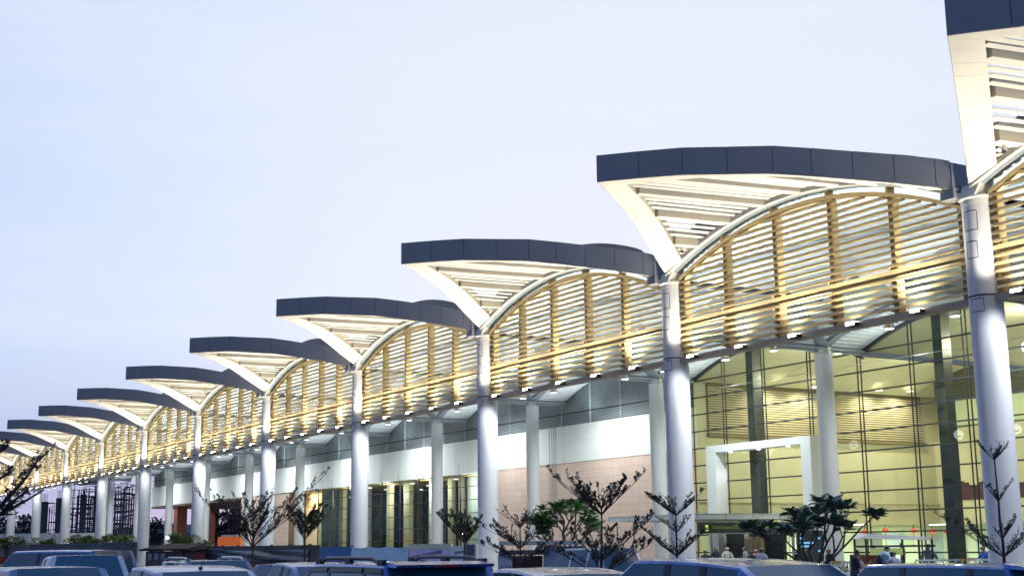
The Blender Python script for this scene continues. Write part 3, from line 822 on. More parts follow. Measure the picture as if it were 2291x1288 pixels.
# large wall picture: dark skyline shape low on the cream wall
m = MB(); rnd = random.Random(5)
x = -45.1; yb = 49.88
while x < -36:
    w2 = rnd.choice([.3, .5, .8, 1.1]); h = rnd.choice([.0, .05, .12, .3, .55, 1.0]) if rnd.random() < .6 else .08
    if x < -43.8: h = 1.1 - (x + 45.1) * .6
    m.box(x, x + w2, yb - .03, yb, 4.9, 6.0 + h); x += w2
m.build('wall_picture', mat('picture_maroon', (.065, .02, .025), .5, var=.3), T)
MB().box(-45.2, XR, 49.9, 50.2, 3.0, 10.9).build('hall_wall', M_hallwall, T)
MB().box(-45.2, XR, 49.9, 50.2, 10.9, 13.1).build('hall_panel', mat('hall_pale_green', (.60, .68, .50), .5, var=.05), T)
MB().box(-45.3, XR, 49.2, 50.2, 13.1, 15.9).build('hall_shade', mat('hall_shade_dark', (.05, .05, .04), .5, var=.2), T)  # dark box put in for the shading below the ceiling
m = MB()
for x in (-44, -40.5, -37, -33.5): m.box(x, x + .12, 49.86, 49.9, 11.1, 13.0)
m.box(-45.2, XR, 49.84, 49.9, 10.85, 10.95); m.build('hall_panel_trim', M_dark, T)
# fixtures inside: downlights with their own light
HALL = [(-46.5, 33, 13.95), (-46.5, 36.8, 13.98), (-46.5, 44, 14.1), (-46.5, 47.6, 14.2)]
HALL2 = [(-38, 31, 15.2), (-38, 41, 15.2), (-21, 31, 15.4), (-21, 41, 15.4), (-4, 33, 15.2), (-30, 47, 14.2)]
m = MB()
for x, y, z in HALL + HALL2: m.lathe([(.26, z - .22), (.26, z - .18)], 16, (x, y, 0))
m.build('hall_downlights', M_warm, T)
HALLC = (1.0, .96, .72)
for x, y, z in HALL: lamp('SPOT', (x, y, z - .35), 1150, (1, .92, .68), aim=(-.35, 0, -1), size=.2, spot=140, name='hall_downlight')
for x, y, z in HALL2: lamp('POINT', (x, y, z - 1.2), 1150, HALLC, size=.4, name='hall_lamp')
for x, y in ((-44, 38), (-44, 47), (-32, 48), (-18, 46)):
    lamp('AREA', (x, y, 2.9), 650, (.85, 1.0, .75), aim=(0, 0, -1), size=1.5, sy=.3, name='shop_strip_light')
m = MB()
for x, y in ((-44, 38), (-44, 47), (-32, 48), (-18, 46)): m.box(x - .8, x + .8, y - .1, y + .1, 2.92, 2.97)
m.build('shop_strip_lights', emis('strip_lens', (.9, 1, .9), 8), T)
m = MB()
for x in (-115, -110, -104, -99, -94, -89, -83):
    for y in (28, 32, 36): m.lathe([(.28, 8.40), (.28, 8.44)], 12, (x + (y - 32) * .3, y, 0))
m.build('lobby_downlights', M_cool, T)
for x in (-114, -104, -94, -84): lamp('POINT', (x, 26.7, 7.4), 800, (.95, .95, .85), size=.3, name='lobby_lamp')
lamp('AREA', (-125, YW + 1.4, 8.35), 420, (1, .82, .5), aim=(0, .1, -1), size=6, sy=.5, name='recess_light')

# ---- red lanterns hanging in the hall
def lantern_mesh(t):
    MB().ball((0, 0, 0), .27, .27, .20, 14, 8).build('globe', mat('lantern_red', (.65, .07, .03), .5, var=.1, emit=(1.0, .16, .04), estr=.22), t, True)
    MB().lathe([(.03, .2), (.03, .5)], 8).build('cord', M_dark, t)
    MB().lathe([(.05, -.5), (.04, -.22)], 8).build('tassel', mat('tassel_red', (.5, .05, .02), .6), t)
lan = thing('red_lantern', 'round red paper lantern, leftmost of the row in the glass hall', 'lantern', (-47.2, 42.1, 2.45), group='red lanterns in the hall')
lantern_mesh(lan)
for i, (y, z) in enumerate(((44.4, 2.55), (47.7, 2.5), (49.9, 2.45), (51.7, 2.4))):
    dup(lan, 'round red paper lantern, %s from the left in the glass hall' % ORD[i + 1], (-47.2, y, z))

# ------------------------------------------------------------------ entrance portal and canopy
P = thing('entrance_portal', 'large white square frame in front of the glass hall', 'portal', (0, 0, 0))
m = MB(); ya, yb = 24.35, YW + .02
m.box(-45.25, -44.2, ya, yb, PAVE, 8.62); m.box(-35.35, -34.42, ya, yb, PAVE, 8.62); m.box(-44.2, -35.35, ya, yb, 8.12, 8.62)
m.build('frame', M_white, P)
m = MB()
for x in (-43, -40, -37): m.lathe([(.14, 8.05), (.14, 8.1)], 14, (x, 24.8, 0))
m.build('downlights', M_cool, P)
for x in (-43, -40, -37): lamp('SPOT', (x, 24.8, 8.0), 120, (.95, .93, 1), aim=(0, 0, -1), size=.1, spot=110, name='portal_lamp')
E_ = thing('entrance_canopy', 'flat pale metal canopy over the doors in front of the portal', 'canopy', (0, 0, 0))
m = MB(); m.box(-44.5, -35.0, 15.0, 24.2, 3.14, 3.5); 
m.build('roof_slab', mat('pale_metal', (.74, .80, .81), .45, .0, var=.05), E_)
m = MB()
for i in range(4): m.box(-35.0, -34.985, 15.0 + 2.3 * i, 15.02 + 2.3 * i, 3.15, 3.49)
for i in range(4): m.box(-44.5 + 2.4 * i, -44.48 + 2.4 * i, 14.985, 15.0, 3.15, 3.49)
m.box(-44.5, -34.98, 14.98, 24.2, 3.42, 3.435)
m.build('seams', M_dark, E_)
for x in (-44.0, -35.6): MB().lathe([(.1, PAVE), (.1, 3.14)], 12, (x, 23.5, 0)).build('post', M_steel, E_, True)
SG = thing('entrance_sign', 'long black hanging sign with dim green lettering under the entrance canopy', 'sign', (-35.15, 15.3, 2.62))
MB().box(-.12, .12, 0, 9.0, -.33, .33).build('sign_box', M_dark, SG)
m = MB(); m.box(-.13, .13, 0, 9.0, -.39, -.335); m.build('edge_trim', M_steel, SG)
def text(name, body, size, loc, rot, material, parent=None, align='LEFT', ext=.004):
    cu = bpy.data.curves.new(name, 'FONT'); cu.body = body; cu.size = size; cu.extrude = ext; cu.align_x = align; cu.align_y = 'CENTER'
    o = bpy.data.objects.new(name, cu); COL.objects.link(o)
    bpy.context.view_layer.update()
    me = bpy.data.meshes.new_from_object(o.evaluated_get(bpy.context.evaluated_depsgraph_get()))
    bpy.data.objects.remove(o); bpy.data.curves.remove(cu)
    me.materials.clear(); me.materials.append(material)
    ob = bpy.data.objects.new(name, me); COL.objects.link(ob); ob.location = loc; ob.rotation_euler = rot
    if parent: ob.parent = parent
    return ob
M_sgn = emis('sign_green_letters', (.30, .42, .06), .09)
M_sgy = emis('sign_yellow_symbol', (.75, .95, .12), .7)
text('sign_lettering', 'International Departure', .34, (.126, .95, .02), (R(90), 0, R(90)), M_sgn, SG)
text('sign_lettering', 'International Terminal', .34, (.126, 5.0, .02), (R(90), 0, R(90)), M_sgn, SG)
m = MB(); m.bar((.13, .25, -.12), (.13, .55, .12), .02, .05); m.bar((.13, .36, .12), (.13, .57, .12), .02, .05); m.bar((.13, .55, .13), (.13, .55, -.08), .02, .05); m.box(.122, .132, .2, .62, -.2, -.15)
m.build('arrow', M_sgy, SG)

# downlights on the rear of the front beam
dl = thing('downlight', 'round downlight', 'downlight', (0, 0, 0), group='downlights behind the lower beam')
MB().lathe([(.2, 0), (.2, .1), (.1, .25)], 16).build('housing', M_steel, dl, True)
MB().lathe([(.17, -.02), (.17, -.005)], 16).build('lens', M_cool, dl)
first = True
DX = [2.3, 5.5, 12.1, 15.3]
for k in range(0, NB):
    for i, dx in enumerate(DX):
        if k == 0 and i > 0: continue
        lab = 'round downlight behind the %s louvre screen from the right, %s from left' % (ORD[k], ORD[i])
        loc = (-BAY * k + dx, 1.0, 9.78)
        if first: dl.location = loc; dl['label'] = lab; first = False
        else: dup(dl, lab, loc)
        if k <= 5 and i % 2 == 0: lamp('SPOT', (loc[0], 1.0, 9.72), 1100 if i == 0 else 900, (.92, .97, 1.0), aim=(0, .12, -1), size=.15, spot=160, blend=.7, name='downlight_beam')
    if k > 5: lamp('SPOT', (-BAY * k + 8.7, 1.0, 9.72), 500, (.92, .97, 1.0), aim=(0, .1, -1), size=.3, spot=165, blend=.7, name='downlight_beam')
# added lights without fixtures brighten the inner vault and the white wall
for i in range(0, 11):
    lamp('SPOT', (XI[i] + 4.4, 24.5, 11.9), 500, (.86, .96, 1.0), aim=(.0, -.5, 1), size=.4, spot=165, blend=.8, name='vault_fill')
    lamp('SPOT', (XI[i] + 8.5, 20.0, 13.3), 3600, (.93, 1.0, .98), aim=(0, .42, -1), size=.4, spot=150, blend=.8, name='wall_fill')
# ------------------------------------------------------------------ cars
M_tyre = mat('tyre_rubber', (.02, .02, .02), .8, var=.1)
M_rim = mat('alloy_rim', (.45, .46, .48), .3, .8, var=.05)
M_trim = mat('black_trim', (.015, .015, .018), .4, var=0)
M_chrome = mat('chrome', (.7, .7, .72), .1, 1.0, var=0)
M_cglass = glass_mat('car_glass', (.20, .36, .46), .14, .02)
def sky_reflection_base(m, col, f):
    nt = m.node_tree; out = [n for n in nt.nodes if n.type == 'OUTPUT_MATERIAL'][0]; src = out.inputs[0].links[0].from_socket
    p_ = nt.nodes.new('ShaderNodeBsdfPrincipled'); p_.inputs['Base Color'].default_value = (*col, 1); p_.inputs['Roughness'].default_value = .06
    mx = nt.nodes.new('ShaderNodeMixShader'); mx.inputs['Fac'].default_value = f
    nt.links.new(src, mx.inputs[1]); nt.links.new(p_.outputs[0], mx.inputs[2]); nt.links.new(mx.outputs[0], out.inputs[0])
sky_reflection_base(M_cglass, (.025, .15, .27), .6)  # even blue base imitates the sky reflected in the car windows
M_seat = mat('seat_dark', (.035, .035, .04), .7, var=.1)
M_tail = mat('tail_lamp_red', (.30, .01, .01), .2, var=0, coat=1)
M_head = mat('head_lamp_clear', (.6, .62, .65), .1, var=0, coat=1)
def paint(name, c, metal=.35): return mat(name, c, .28, metal, var=.03, vscale=4, coat=.6)
PAINTS = dict(blue=paint('paint_blue', (.075, .18, .48)), silver=paint('paint_silver', (.40, .44, .52), .35), pale=paint('paint_pale_silver', (.50, .53, .62), .4),
              steel=paint('paint_steel_blue', (.12, .19, .40)), dark=paint('paint_dark', (.02, .022, .03)), grey=paint('paint_grey_blue', (.09, .14, .28)), white=paint('paint_white', (.62, .65, .70), 0), maroon=paint('paint_maroon', (.10, .012, .018)))

def smooth(a, b, x):
    t = max(0, min(1, (x - a) / (b - a))); return t * t * (3 - 2 * t)

def make_car(name, label, cat, body, L=4.5, W=1.82, H=1.68, style='suv', loc=(0, 0, 0), rz=0, rails=False, mirrors=True, spoiler=False, antenna=False, plate=False, visors=False, group='parked cars', glow=False, pillars=True, wiper=False, bed=False):
    t = thing(name, label, cat, loc, rz, group)
    hl = L / 2; wb = W / 2
    if style == 'suv':   hood, belt, bb, cow, rf, rr, rb = .98, 1.02, 1.06, 1.10, .42, -hl + .42, -hl + .12
    elif style == 'van': hood, belt, bb, cow, rf, rr, rb = 1.0, 1.04, 1.08, 1.55, .72, -hl + .32, -hl + .10
    elif style == 'pickup': hood, belt, bb, cow, rf, rr, rb = 1.02, 1.08, 1.10, 1.05, .40, -.95, -1.25
    elif style == 'coupe': hood, belt, bb, cow, rf, rr, rb = .95, 1.00, 1.08, 1.15, .28, -hl + 1.15, -hl + .22
    else:                hood, belt, bb, cow, rf, rr, rb = .86, .90, .96, 1.08, .22, -hl + 1.45, -hl + .70
    front = hl - .02; rear = -hl + .02
    deck = bb if style in ('suv', 'van') else (bb - .02 if style != 'sedan' else .98)
    def ztop(x):
        if x > cow:                       # hood
            u = (x - cow) / (front - cow); return belt - .02 - (belt - .60) * u ** 4 * .9 - (belt - hood) * u
        if x > rf:                        # windscreen
            u = (cow - x) / (cow - rf); return belt + (H - .03 + .03 * math.sin(math.pi * .2) - belt) * (u ** .92)
        if x > rr:                        # roof
            u = (rf - x) / (rf - rr); return H - .03 + .03 * math.sin(math.pi * min(1, u * .6 + .2)) - (.0 if style in ('suv', 'van') else .07) * u ** 2
        zr = H - .03 + .03 * math.sin(math.pi * .8) - (.0 if style in ('suv', 'van') else .07)
        if x > rb:
            u = (rr - x) / (rr - rb); return zr + (deck + .02 - zr) * u ** 1.05
        u = (rb - x) / (rb - rear) if rb > rear else 0
        return deck + .02 - .25 * u ** 3
    def zbelt(x):
        z = belt + (bb - belt) * max(0, min(1, (cow - x) / (cow - rear)))
        return min(z, ztop(x) - .015)
    def plan(x):
        u = abs(x) / hl; return wb * (1 - .05 * u ** 2 - .14 * max(0, (u - .82) / .18) ** 2)
    p_b = -(.35) if style != 'pickup' else -.30       # B pillar
    xs = [front, front - .10, front - .3, front - .6, (front + cow) / 2, cow + .12, cow]
    n = 7
    xs += [cow + (rf - cow) * i / n for i in range(1, n + 1)]
    xw0 = cow - .18
    c_p = rr + .55 if style in ('suv', 'van', 'coupe') else rr + .05
    cuts = [p_b + .05, p_b - .05, c_p + .05, c_p - .05]
    mid = [rf + (rr - rf) * i / 12 for i in range(1, 13)]
    for c in cuts: mid = [q for q in mid if abs(q - c) > .06] + [c]
    if rr not in mid: mid.append(rr)
    xs += mid
    xs += [rr + (rb - rr) * i / 4 for i in range(1, 5)] + [rb - (rb - rear) * .5, rear]
    xs = sorted(set(round(x, 4) for x in xs), reverse=True)
    def sec(x):
        zt = ztop(x); zb = zbelt(x); h = max(zt - zb, .012); w = plan(x)
        big = min(1, h / .25)
        wt = w - .07 - h * .24
        ev = .30
        def wl(f): return (w - .035) + (wt - (w - .035)) * f
        pts = [(0, ev), (w * .86, ev), (w * .97, ev + .12), (w, ev + .3), (w, zb - .16), (w - .012, zb - .05), (w - .035, zb),
               (wl(.06) - .012, zb + h * .07), (wl(.93) - .012, zb + h * .925), (wt + .0 - .02, zb + h * .97), (wt - .11, zb + h * .995), (wt * .5, zb + h * 1.0), (0, zb + h * 1.01)]
        return pts
    secs = [sec(x) for x in xs]; K = len(secs[0])
    body_m = MB(); side_g = {}; wind = MB(); rear_g = MB(); vis = {}; pil = {}
    def P(i, k, s, off=0):
        y, z = secs[i][k]; return (xs[i], s * (y + off), z)
    idx = {}
    for i in range(len(xs)):
        for k in range(K):
            for s in (1, -1):
                if k in (0, K - 1) and s == -1: idx[i, k, s] = idx[i, k, 1]; continue
                idx[i, k, s] = len(body_m.v); body_m.v.append(P(i, k, s))
    x_side_rear = rb + .16 if style in ('suv', 'van') else rr - .12
    for i in range(len(xs) - 1):
        xa, xb = xs[i], xs[i + 1]; xm = (xa + xb) / 2
        for k in range(K - 1):
            for s in (1, -1):
                q = (idx[i, k, s], idx[i + 1, k, s], idx[i + 1, k + 1, s], idx[i, k + 1, s])
                if s == -1: q = q[::-1]
                q = tuple(dict.fromkeys(q))
                if len(q) < 3: continue
                kind = 'body'
                if k == 7 and xb >= x_side_rear - .001 and xm < xw0 and not (p_b - .06 < xm < p_b + .06) and not (c_p - .06 < xm < c_p + .06):
                    kind = 'side'
                if k == 7 and kind == 'body' and x_side_rear + .1 < xm < xw0 - .3:
                    vs = [P(i, k, s, .003), P(i + 1, k, s, .003), P(i + 1, k + 1, s, .003), P(i, k + 1, s, .003)]
                    pil.setdefault((round(xm > (p_b + c_p) / 2), s), MB()).add(vs if s == 1 else vs[::-1], [(0, 1, 2, 3)])
                if k >= 10 or (k == 9):
                    if rf + .001 < xm < cow: kind = 'wind' if k >= 10 else 'body'
                    if rb < xm < rr - .001: kind = 'rear' if k >= 10 else 'body'
                if kind == 'body': body_m.f.append(q); body_m.m.append(0)
                elif kind == 'side':
                    seg = 0 if xm > p_b else (1 if xm > c_p else 2)
                    mm = side_g.setdefault((seg, s), MB())
                    vs = [P(i, k, s, -.006), P(i + 1, k, s, -.006), P(i + 1, k + 1, s, -.006), P(i, k + 1, s, -.006)]
                    mm.add(vs if s == 1 else vs[::-1], [(0, 1, 2, 3)])
                    if visors:
                        a, b, c, d = [Vector(P(i, k, s, .022)), Vector(P(i + 1, k, s, .022)), Vector(P(i + 1, k + 1, s, .018)), Vector(P(i, k + 1, s, .018))]
                        a = a.lerp(d, .88); b = b.lerp(c, .88)
                        vs = [a, b, c, d]; vis.setdefault((seg, s), MB()).add(vs if s == 1 else vs[::-1], [(0, 1, 2, 3)])
                else:
                    mm = wind if kind == 'wind' else rear_g
                    vs = [P(i, k, s), P(i + 1, k, s), P(i + 1, k + 1, s), P(i, k + 1, s)]
                    if k == K - 2: pass
                    mm.add(vs if s == 1 else vs[::-1], [(0, 1, 2, 3)])
    # ends
    for i, flip in ((0, False), (len(xs) - 1, True)):
        loop = [idx[i, k, 1] for k in range(K)] + [idx[i, k, -1] for k in range(K - 2, 0, -1)]
        body_m.f.append(tuple(loop[::-1] if flip else loop)); body_m.m.append(0)
    B = body_m.build('body', body, t, True, 32)
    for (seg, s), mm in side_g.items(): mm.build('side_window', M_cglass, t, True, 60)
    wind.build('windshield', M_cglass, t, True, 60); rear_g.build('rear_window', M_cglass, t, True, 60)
    for mm in pil.values() if pillars else (): mm.build('pillar_trim', M_trim, t)
    for mm in vis.values(): mm.build('window_visor', M_trim, t)
    # seats and dashboard behind the glass
    rows = [.05, -.85] + ([-1.65] if style == 'van' else [])
    for xr_ in (rows if style != 'pickup' else [.05, -.75]):
        for s in (1, -1):
            y = s * wb * .45; mm = MB()
            mm.hexa([(xr_ - .28, y - .24, .62), (xr_ + .25, y - .24, .62), (xr_ + .25, y + .24, .62), (xr_ - .28, y + .24, .62), (xr_ - .30, y - .22, .78), (xr_ + .22, y - .22, .80), (xr_ + .22, y + .22, .80), (xr_ - .30, y + .22, .78)])
            mm.hexa([(xr_ - .36, y - .23, .70), (xr_ - .20, y - .23, .70), (xr_ - .20, y + .23, .70), (xr_ - .36, y + .23, .70), (xr_ - .50, y - .19, 1.22), (xr_ - .42, y - .19, 1.22), (xr_ - .42, y + .19, 1.22), (xr_ - .50, y + .19, 1.22)])
            mm.ball((xr_ - .48, y, 1.34), .05, .13, .09, 10, 6); mm.tube([(xr_ - .47, y - .05, 1.2), (xr_ - .48, y - .05, 1.3)], .008, 5); mm.tube([(xr_ - .47, y + .05, 1.2), (xr_ - .48, y + .05, 1.3)], .008, 5)
            mm.build('seat', M_seat, t, True, 40)
    MB().hexa([(cow - .45, -wb + .12, .75), (cow - .05, -wb + .12, .80), (cow - .05, wb - .12, .80), (cow - .45, wb - .12, .75), (cow - .42, -wb + .14, belt - .02), (cow - .06, -wb + .14, belt - .04), (cow - .06, wb - .14, belt - .04), (cow - .42, wb - .14, belt - .02)]).build('dashboard', M_trim, t)
    # dark surround of the windows
    m = MB()
    for i in range(len(xs) - 1):
        xm = (xs[i] + xs[i + 1]) / 2
        if x_side_rear < xm < xw0:
            for s in (1, -1):
                a, b = P(i, 7, s, .004), P(i + 1, 7, s, .004); c, d = P(i + 1, 6, s, .004), P(i, 6, s, .004)
                m.add([a, b, c, d] if s == 1 else [d, c, b, a], [(0, 1, 2, 3)])
    m.build('window_trim', M_trim, t)
    # wheels
    for x in (hl - .85, -hl + .85):
        for s in (1, -1):
            w_ = thing('wheel', '', '', (x, s * (wb - .10), .33)); del w_['label']; del w_['category']; w_.parent = t
            MB().lathe([(.20, -.10), (.30, -.11), (.335, -.07), (.335, .07), (.30, .11), (.20, .10)], 24, axis='y').build('tyre', M_tyre, w_, True)
            m = MB(); m.lathe([(.21, -.07), (.21, .07)], 20, axis='y')
            for q in range(5):
                a = q * 2 * math.pi / 5; m.bar((.03 * math.cos(a), s * .085, .03 * math.sin(a)), (.2 * math.cos(a), s * .085, .2 * math.sin(a)), .05, .03, up=(0, 1, 0))
            m.build('rim', M_rim, w_)
            MB().lathe([(.40, -.03), (.40, .105)], 24, (x, s * (wb - .10) , .34), axis='y').build('wheel_arch', M_trim, t) if s == 1 else MB().lathe([(.40, -.105), (.40, .03)], 24, (x, s * (wb - .10), .34), axis='y').build('wheel_arch', M_trim, t)
    for s in (1, -1):
        ya, yb = sorted((s * (wb - .42), s * (wb - .10)))
        MB().hexa([(front - .16, ya, .68), (front - .02, ya, .66), (front - .05, yb, .66), (front - .30, yb, .68), (front - .22, ya, .80), (front - .09, ya, .78), (front - .16, yb, .78), (front - .38, yb, .82)]).build('headlight', emis('headlamp_lit', (1, .98, .95), 14) if glow else M_head, t)
        MB().box(rear - .015, rear + .12, ya, yb, .80, bb - .06).build('tail_light', M_tail, t)
        if mirrors:
            ys = s * (plan(cow - .3) + .10)
            mm = MB(); mm.ball((cow - .28, ys, belt + .07), .085, .13, .095, 12, 8); mm.bar((cow - .28, s * (plan(cow - .3) - .04), belt), (cow - .28, ys, belt + .03), .06, .05)
            mm.build('door_mirror', body if body is not PAINTS['pale'] else M_chrome, t, True)
        for x in (p_b + .12, c_p + .15): MB().box(x, x + .18, s * wb - .01, s * wb + .025, zbelt(x) - .16, zbelt(x) - .12).build('door_handle', body, t)
        if rails:
            mm = MB(); yy = s * (secs[0][0][0] + wb - .30); pts = []
            for i in range(9):
                x = rf - .15 + (rr + .15 - rf + .15) * i / 8; e = .0 if i in (0, 8) else .075
                pts.append((x, yy, ztop(x) - .02 + e))
            mm.tube(pts, .026, 8)
            for i in (0, 4, 8):
                x = pts[i][0]; mm.box(x - .09, x + .09, yy - .03, yy + .03, ztop(x) - .06, ztop(x) + .05)
            mm.build('roof_rail', M_trim if rails == 'dark' else M_rim, t, True)
    if spoiler:
        m = MB(); xr = rr - .02; z = ztop(rr)
        m.hexa([(xr - .22, -wb + .32, z - .045), (xr - .22, wb - .32, z - .045), (xr + .1, wb - .30, z - .03), (xr + .1, -wb + .30, z - .03),
                (xr - .24, -wb + .34, z - .01), (xr - .24, wb - .34, z - .01), (xr + .1, wb - .32, z + .025), (xr + .1, -wb + .32, z + .025)])
        m.build('spoiler', body, t); MB().box(xr - .25, xr - .23, -.18, .18, z - .042, z - .02).build('stop_lamp', M_tail, t)
    if antenna:
        m = MB(); m.ball((rr + .22, 0, ztop(rr + .22) + .01), .05, .03, .03, 8, 6); m.tube([(rr + .22, 0, ztop(rr + .22)), (rr + .05, 0, ztop(rr + .2) + .16)], .006, 6)
        m.build('antenna', M_trim, t)
    if wiper:
        xr = rb + (rr - rb) * .35; m = MB(); m.bar((rb + .02, .05, deck + .08), (xr, -.35, ztop(xr) + .03), .03, .03); m.build('rear_wiper', M_trim, t)
    m = MB(); xq = cow - .02; m.bar((xq + .05, -.1, belt + .06), (xq - .22, -.62, belt + .22), .025, .02); m.bar((xq + .05, .35, belt + .06), (xq - .22, -.1, belt + .23), .025, .02)
    m.build('wipers', M_trim, t)
    MB().box(rear - .02, rear + .1, -.26, .26, .62, .74).build('number_plate', mat('plate_white', (.7, .7, .68), .5, var=0), t)
    MB().box(front - .12, front + .01, -.5, .5, .45, .62).build('grille', M_trim, t)
    return t

AW = math.pi           # heading towards -X (away along the terminal), the way most cars stand
def place(u, d): return ground(u, d)
SUV = make_car('parked_suv', 'blue sport utility car with dark roof rails and black rear window', 'car', PAINTS['blue'], 5.1, 2.0, 1.70, 'suv', place(837, 18.4), AW - R(3), rails='dark', spoiler=True, wiper=True, visors=True)
make_car('parked_crossover', 'large blue car with sloping rear window mirroring golden lights', 'car', PAINTS['blue'], 5.3, 2.05, 1.73, 'coupe', place(1559, 16.1), AW + R(4))
make_car('parked_suv', 'blue sport utility car cut off by the bottom right corner', 'car', PAINTS['blue'], 5.1, 2.0, 1.61, 'suv', place(2083, 17.8), AW - R(8), spoiler=True)
make_car('parked_van', 'blue minivan seen from behind with lamps mirrored in its rear window', 'car', PAINTS['blue'], 4.9, 1.85, 1.90, 'van', place(123, 31.6), AW + R(24))
make_car('parked_pickup', 'pale silver pickup truck facing the camera in front of the blue minivan', 'pickup truck', PAINTS['pale'], 5.1, 1.82, 1.81, 'pickup', place(190, 25.5), R(-6), visors=False)
make_car('parked_car', 'pale blue car in the bottom left corner, only its roof and windshield showing', 'car', PAINTS['steel'], 4.3, 1.75, 1.67, 'suv', place(119, 18.6), R(0), visors=False)
make_car('parked_sedan', 'shiny pale blue sedan with a roof antenna in front of the roof railed car', 'car', PAINTS['steel'], 4.9, 1.9, 1.67, 'sedan', place(413, 19.25), AW, antenna=True)
make_car('parked_suv', 'grey blue car with pale roof rails facing the camera behind the sedan', 'car', PAINTS['grey'], 4.5, 1.82, 1.65, 'suv', place(478, 28.6), R(-3), rails='pale', visors=False)
make_car('parked_sedan', 'small blue sedan half hidden behind the blue car with dark roof rails', 'car', PAINTS['steel'], 4.5, 1.75, 1.62, 'sedan', place(687, 26.5), AW)
make_car('parked_sedan', 'blue and silver sedan low behind the thin tree, roof barely in the photo', 'car', PAINTS['silver'], 4.9, 1.9, 1.61, 'sedan', place(1227, 17.7), AW - R(4))
make_car('old_suv', 'old silver blue wagon with see-through rear window near the pink wall', 'car', PAINTS['silver'], 4.6, 1.8, 1.80, 'suv', place(1310, 39.6), AW - R(4), visors=False, pillars=False)
make_car('parked_car', 'dark car with lit headlights in front of the tarpaulin fence', 'car', PAINTS['dark'], 4.4, 1.75, 1.45, 'sedan', place(627, 38), R(-25), glow=True)
# ------------------------------------------------------------------ hoarding fence in front of the columns
def tarp(x0, x1, y, z0, z1, amp, seed, nx=40, nz=14):
    m = MB(); rnd = random.Random(seed); ph = [rnd.uniform(0, 6) for _ in range(8)]
    for j in range(nz + 1):
        for i in range(nx + 1):
            u = i / nx; v = j / nz
            x = x0 + (x1 - x0) * u; z = z0 + (z1 - z0) * v
            sag = .10 * math.sin(math.pi * ((u * 3) % 1)) * v
            d = amp * (math.sin(3 * u * 6.28 + 5 * v + ph[0]) * .5 + math.sin(7 * v + 9 * u + ph[1]) * .5 + math.sin(17 * (u + v * .6) + ph[2]) * .35 + math.sin(31 * (v - u * .4) + ph[3]) * .18)
            m.v.append((x, y + d, z - sag))
    for j in range(nz):
        for i in range(nx):
            a = j * (nx + 1) + i; m.f.append((a, a + 1, a + nx + 2, a + nx + 1)); m.m.append(0)
    return m
YF = -3.0
f = thing('hoarding', 'purple picture board with a cream top edge in front of the dark glazing', 'hoarding', (0, YF, 0))
MB().box(-39.0, -33.95, 0, .06, PAVE, 1.52).build('picture_panel', mat('poster_lilac', (.74, .70, .88), .5, var=.12, vscale=.8), f)
MB().box(-39.05, -33.9, -.03, .08, 1.52, 1.78).build('top_rail', mat('cream_paint', (.80, .75, .52), .5), f)
m = MB(); rnd = random.Random(2)
for i in range(7):
    x = -38.8 + i * .28; m.box(x, x + .22, -.012, -.002, .55, .72 + rnd.random() * .25, 0)
m.hexa([(-38.9, -.012, 1.0), (-35.0, -.012, 1.25), (-35.0, -.002, 1.25), (-38.9, -.002, 1.0), (-38.9, -.012, 1.08), (-35.0, -.012, 1.45), (-35.0, -.002, 1.45), (-38.9, -.002, 1.08)], 1)
m.hexa([(-37.4, -.014, .9), (-34.9, -.014, 1.1), (-34.9, -.003, 1.1), (-37.4, -.003, .9), (-37.4, -.014, .98), (-34.9, -.014, 1.2), (-34.9, -.003, 1.2), (-37.4, -.003, .98)], 2)
m.box(-36.3, -35.6, -.016, -.002, .4, .78, 3); m.box(-37.5, -37.42, -.016, -.002, .3, 1.5, 2)
m.build('printed_picture', [mat('print_green', (.07, .14, .06), .5), mat('print_violet', (.22, .16, .38), .5), mat('print_pale', (.62, .60, .78), .5), mat('print_dark', (.03, .02, .05), .5)], f)
f = thing('hoarding', 'white and navy notice boards standing next to the second column from the right pair', 'hoarding', (0, YF, 0))
f['label'] = 'white and navy notice boards between the purple picture board and a front column'
MB().box(-33.9, -32.4, 0, .06, PAVE, 1.66).build('white_board', mat('board_white', (.75, .78, .80), .5, var=.06), f)
MB().box(-32.35, -31.3, -.01, .06, PAVE, 1.72).build('navy_board', mat('board_navy', (.03, .055, .12), .4, var=.1), f)
MB().box(-31.28, -31.1, -.03, .08, PAVE, 1.78).build('end_post', mat('post_white', (.7, .7, .7), .5), f)
m = MB(); m.hexa([(-33.6, -.01, 1.2), (-32.5, -.01, 1.3), (-32.5, -.002, 1.3), (-33.6, -.002, 1.2), (-33.5, -.01, 1.36), (-32.5, -.01, 1.4), (-32.5, -.002, 1.4), (-33.5, -.002, 1.36)])
m.build('printed_shape', mat('print_slate', (.16, .17, .24), .5), f)
f = thing('hoarding', 'light blue cloth hoarding stretched between posts', 'hoarding', (0, YF, 0))
tarp(-47.1, -39.15, 0, PAVE, 1.68, .035, 4, 60).build('cloth', mat('cloth_light_blue', (.55, .78, .88), .7, var=.06), f, True, 80)
for x in (-47.15, -39.1): MB().box(x - .05, x + .05, .02, .12, PAVE, 1.8).build('post', M_dark, f)
f = thing('hoarding', 'saturated mid blue hoarding panel left of the light blue cloth', 'hoarding', (0, YF, 0))
MB().box(-52.1, -47.25, 0, .06, PAVE, 1.68).build('panel', mat('board_blue', (.03, .14, .38), .5, var=.12), f)
text('notice', 'NOTICE', .18, (-50.6, -.006, 1.25), (R(90), 0, 0), mat('print_pale_blue', (.30, .42, .6), .5), f)
f = thing('hoarding', 'dark fence hung with crumpled blue and black tarpaulin', 'hoarding', (0, YF, 0))
m = MB()
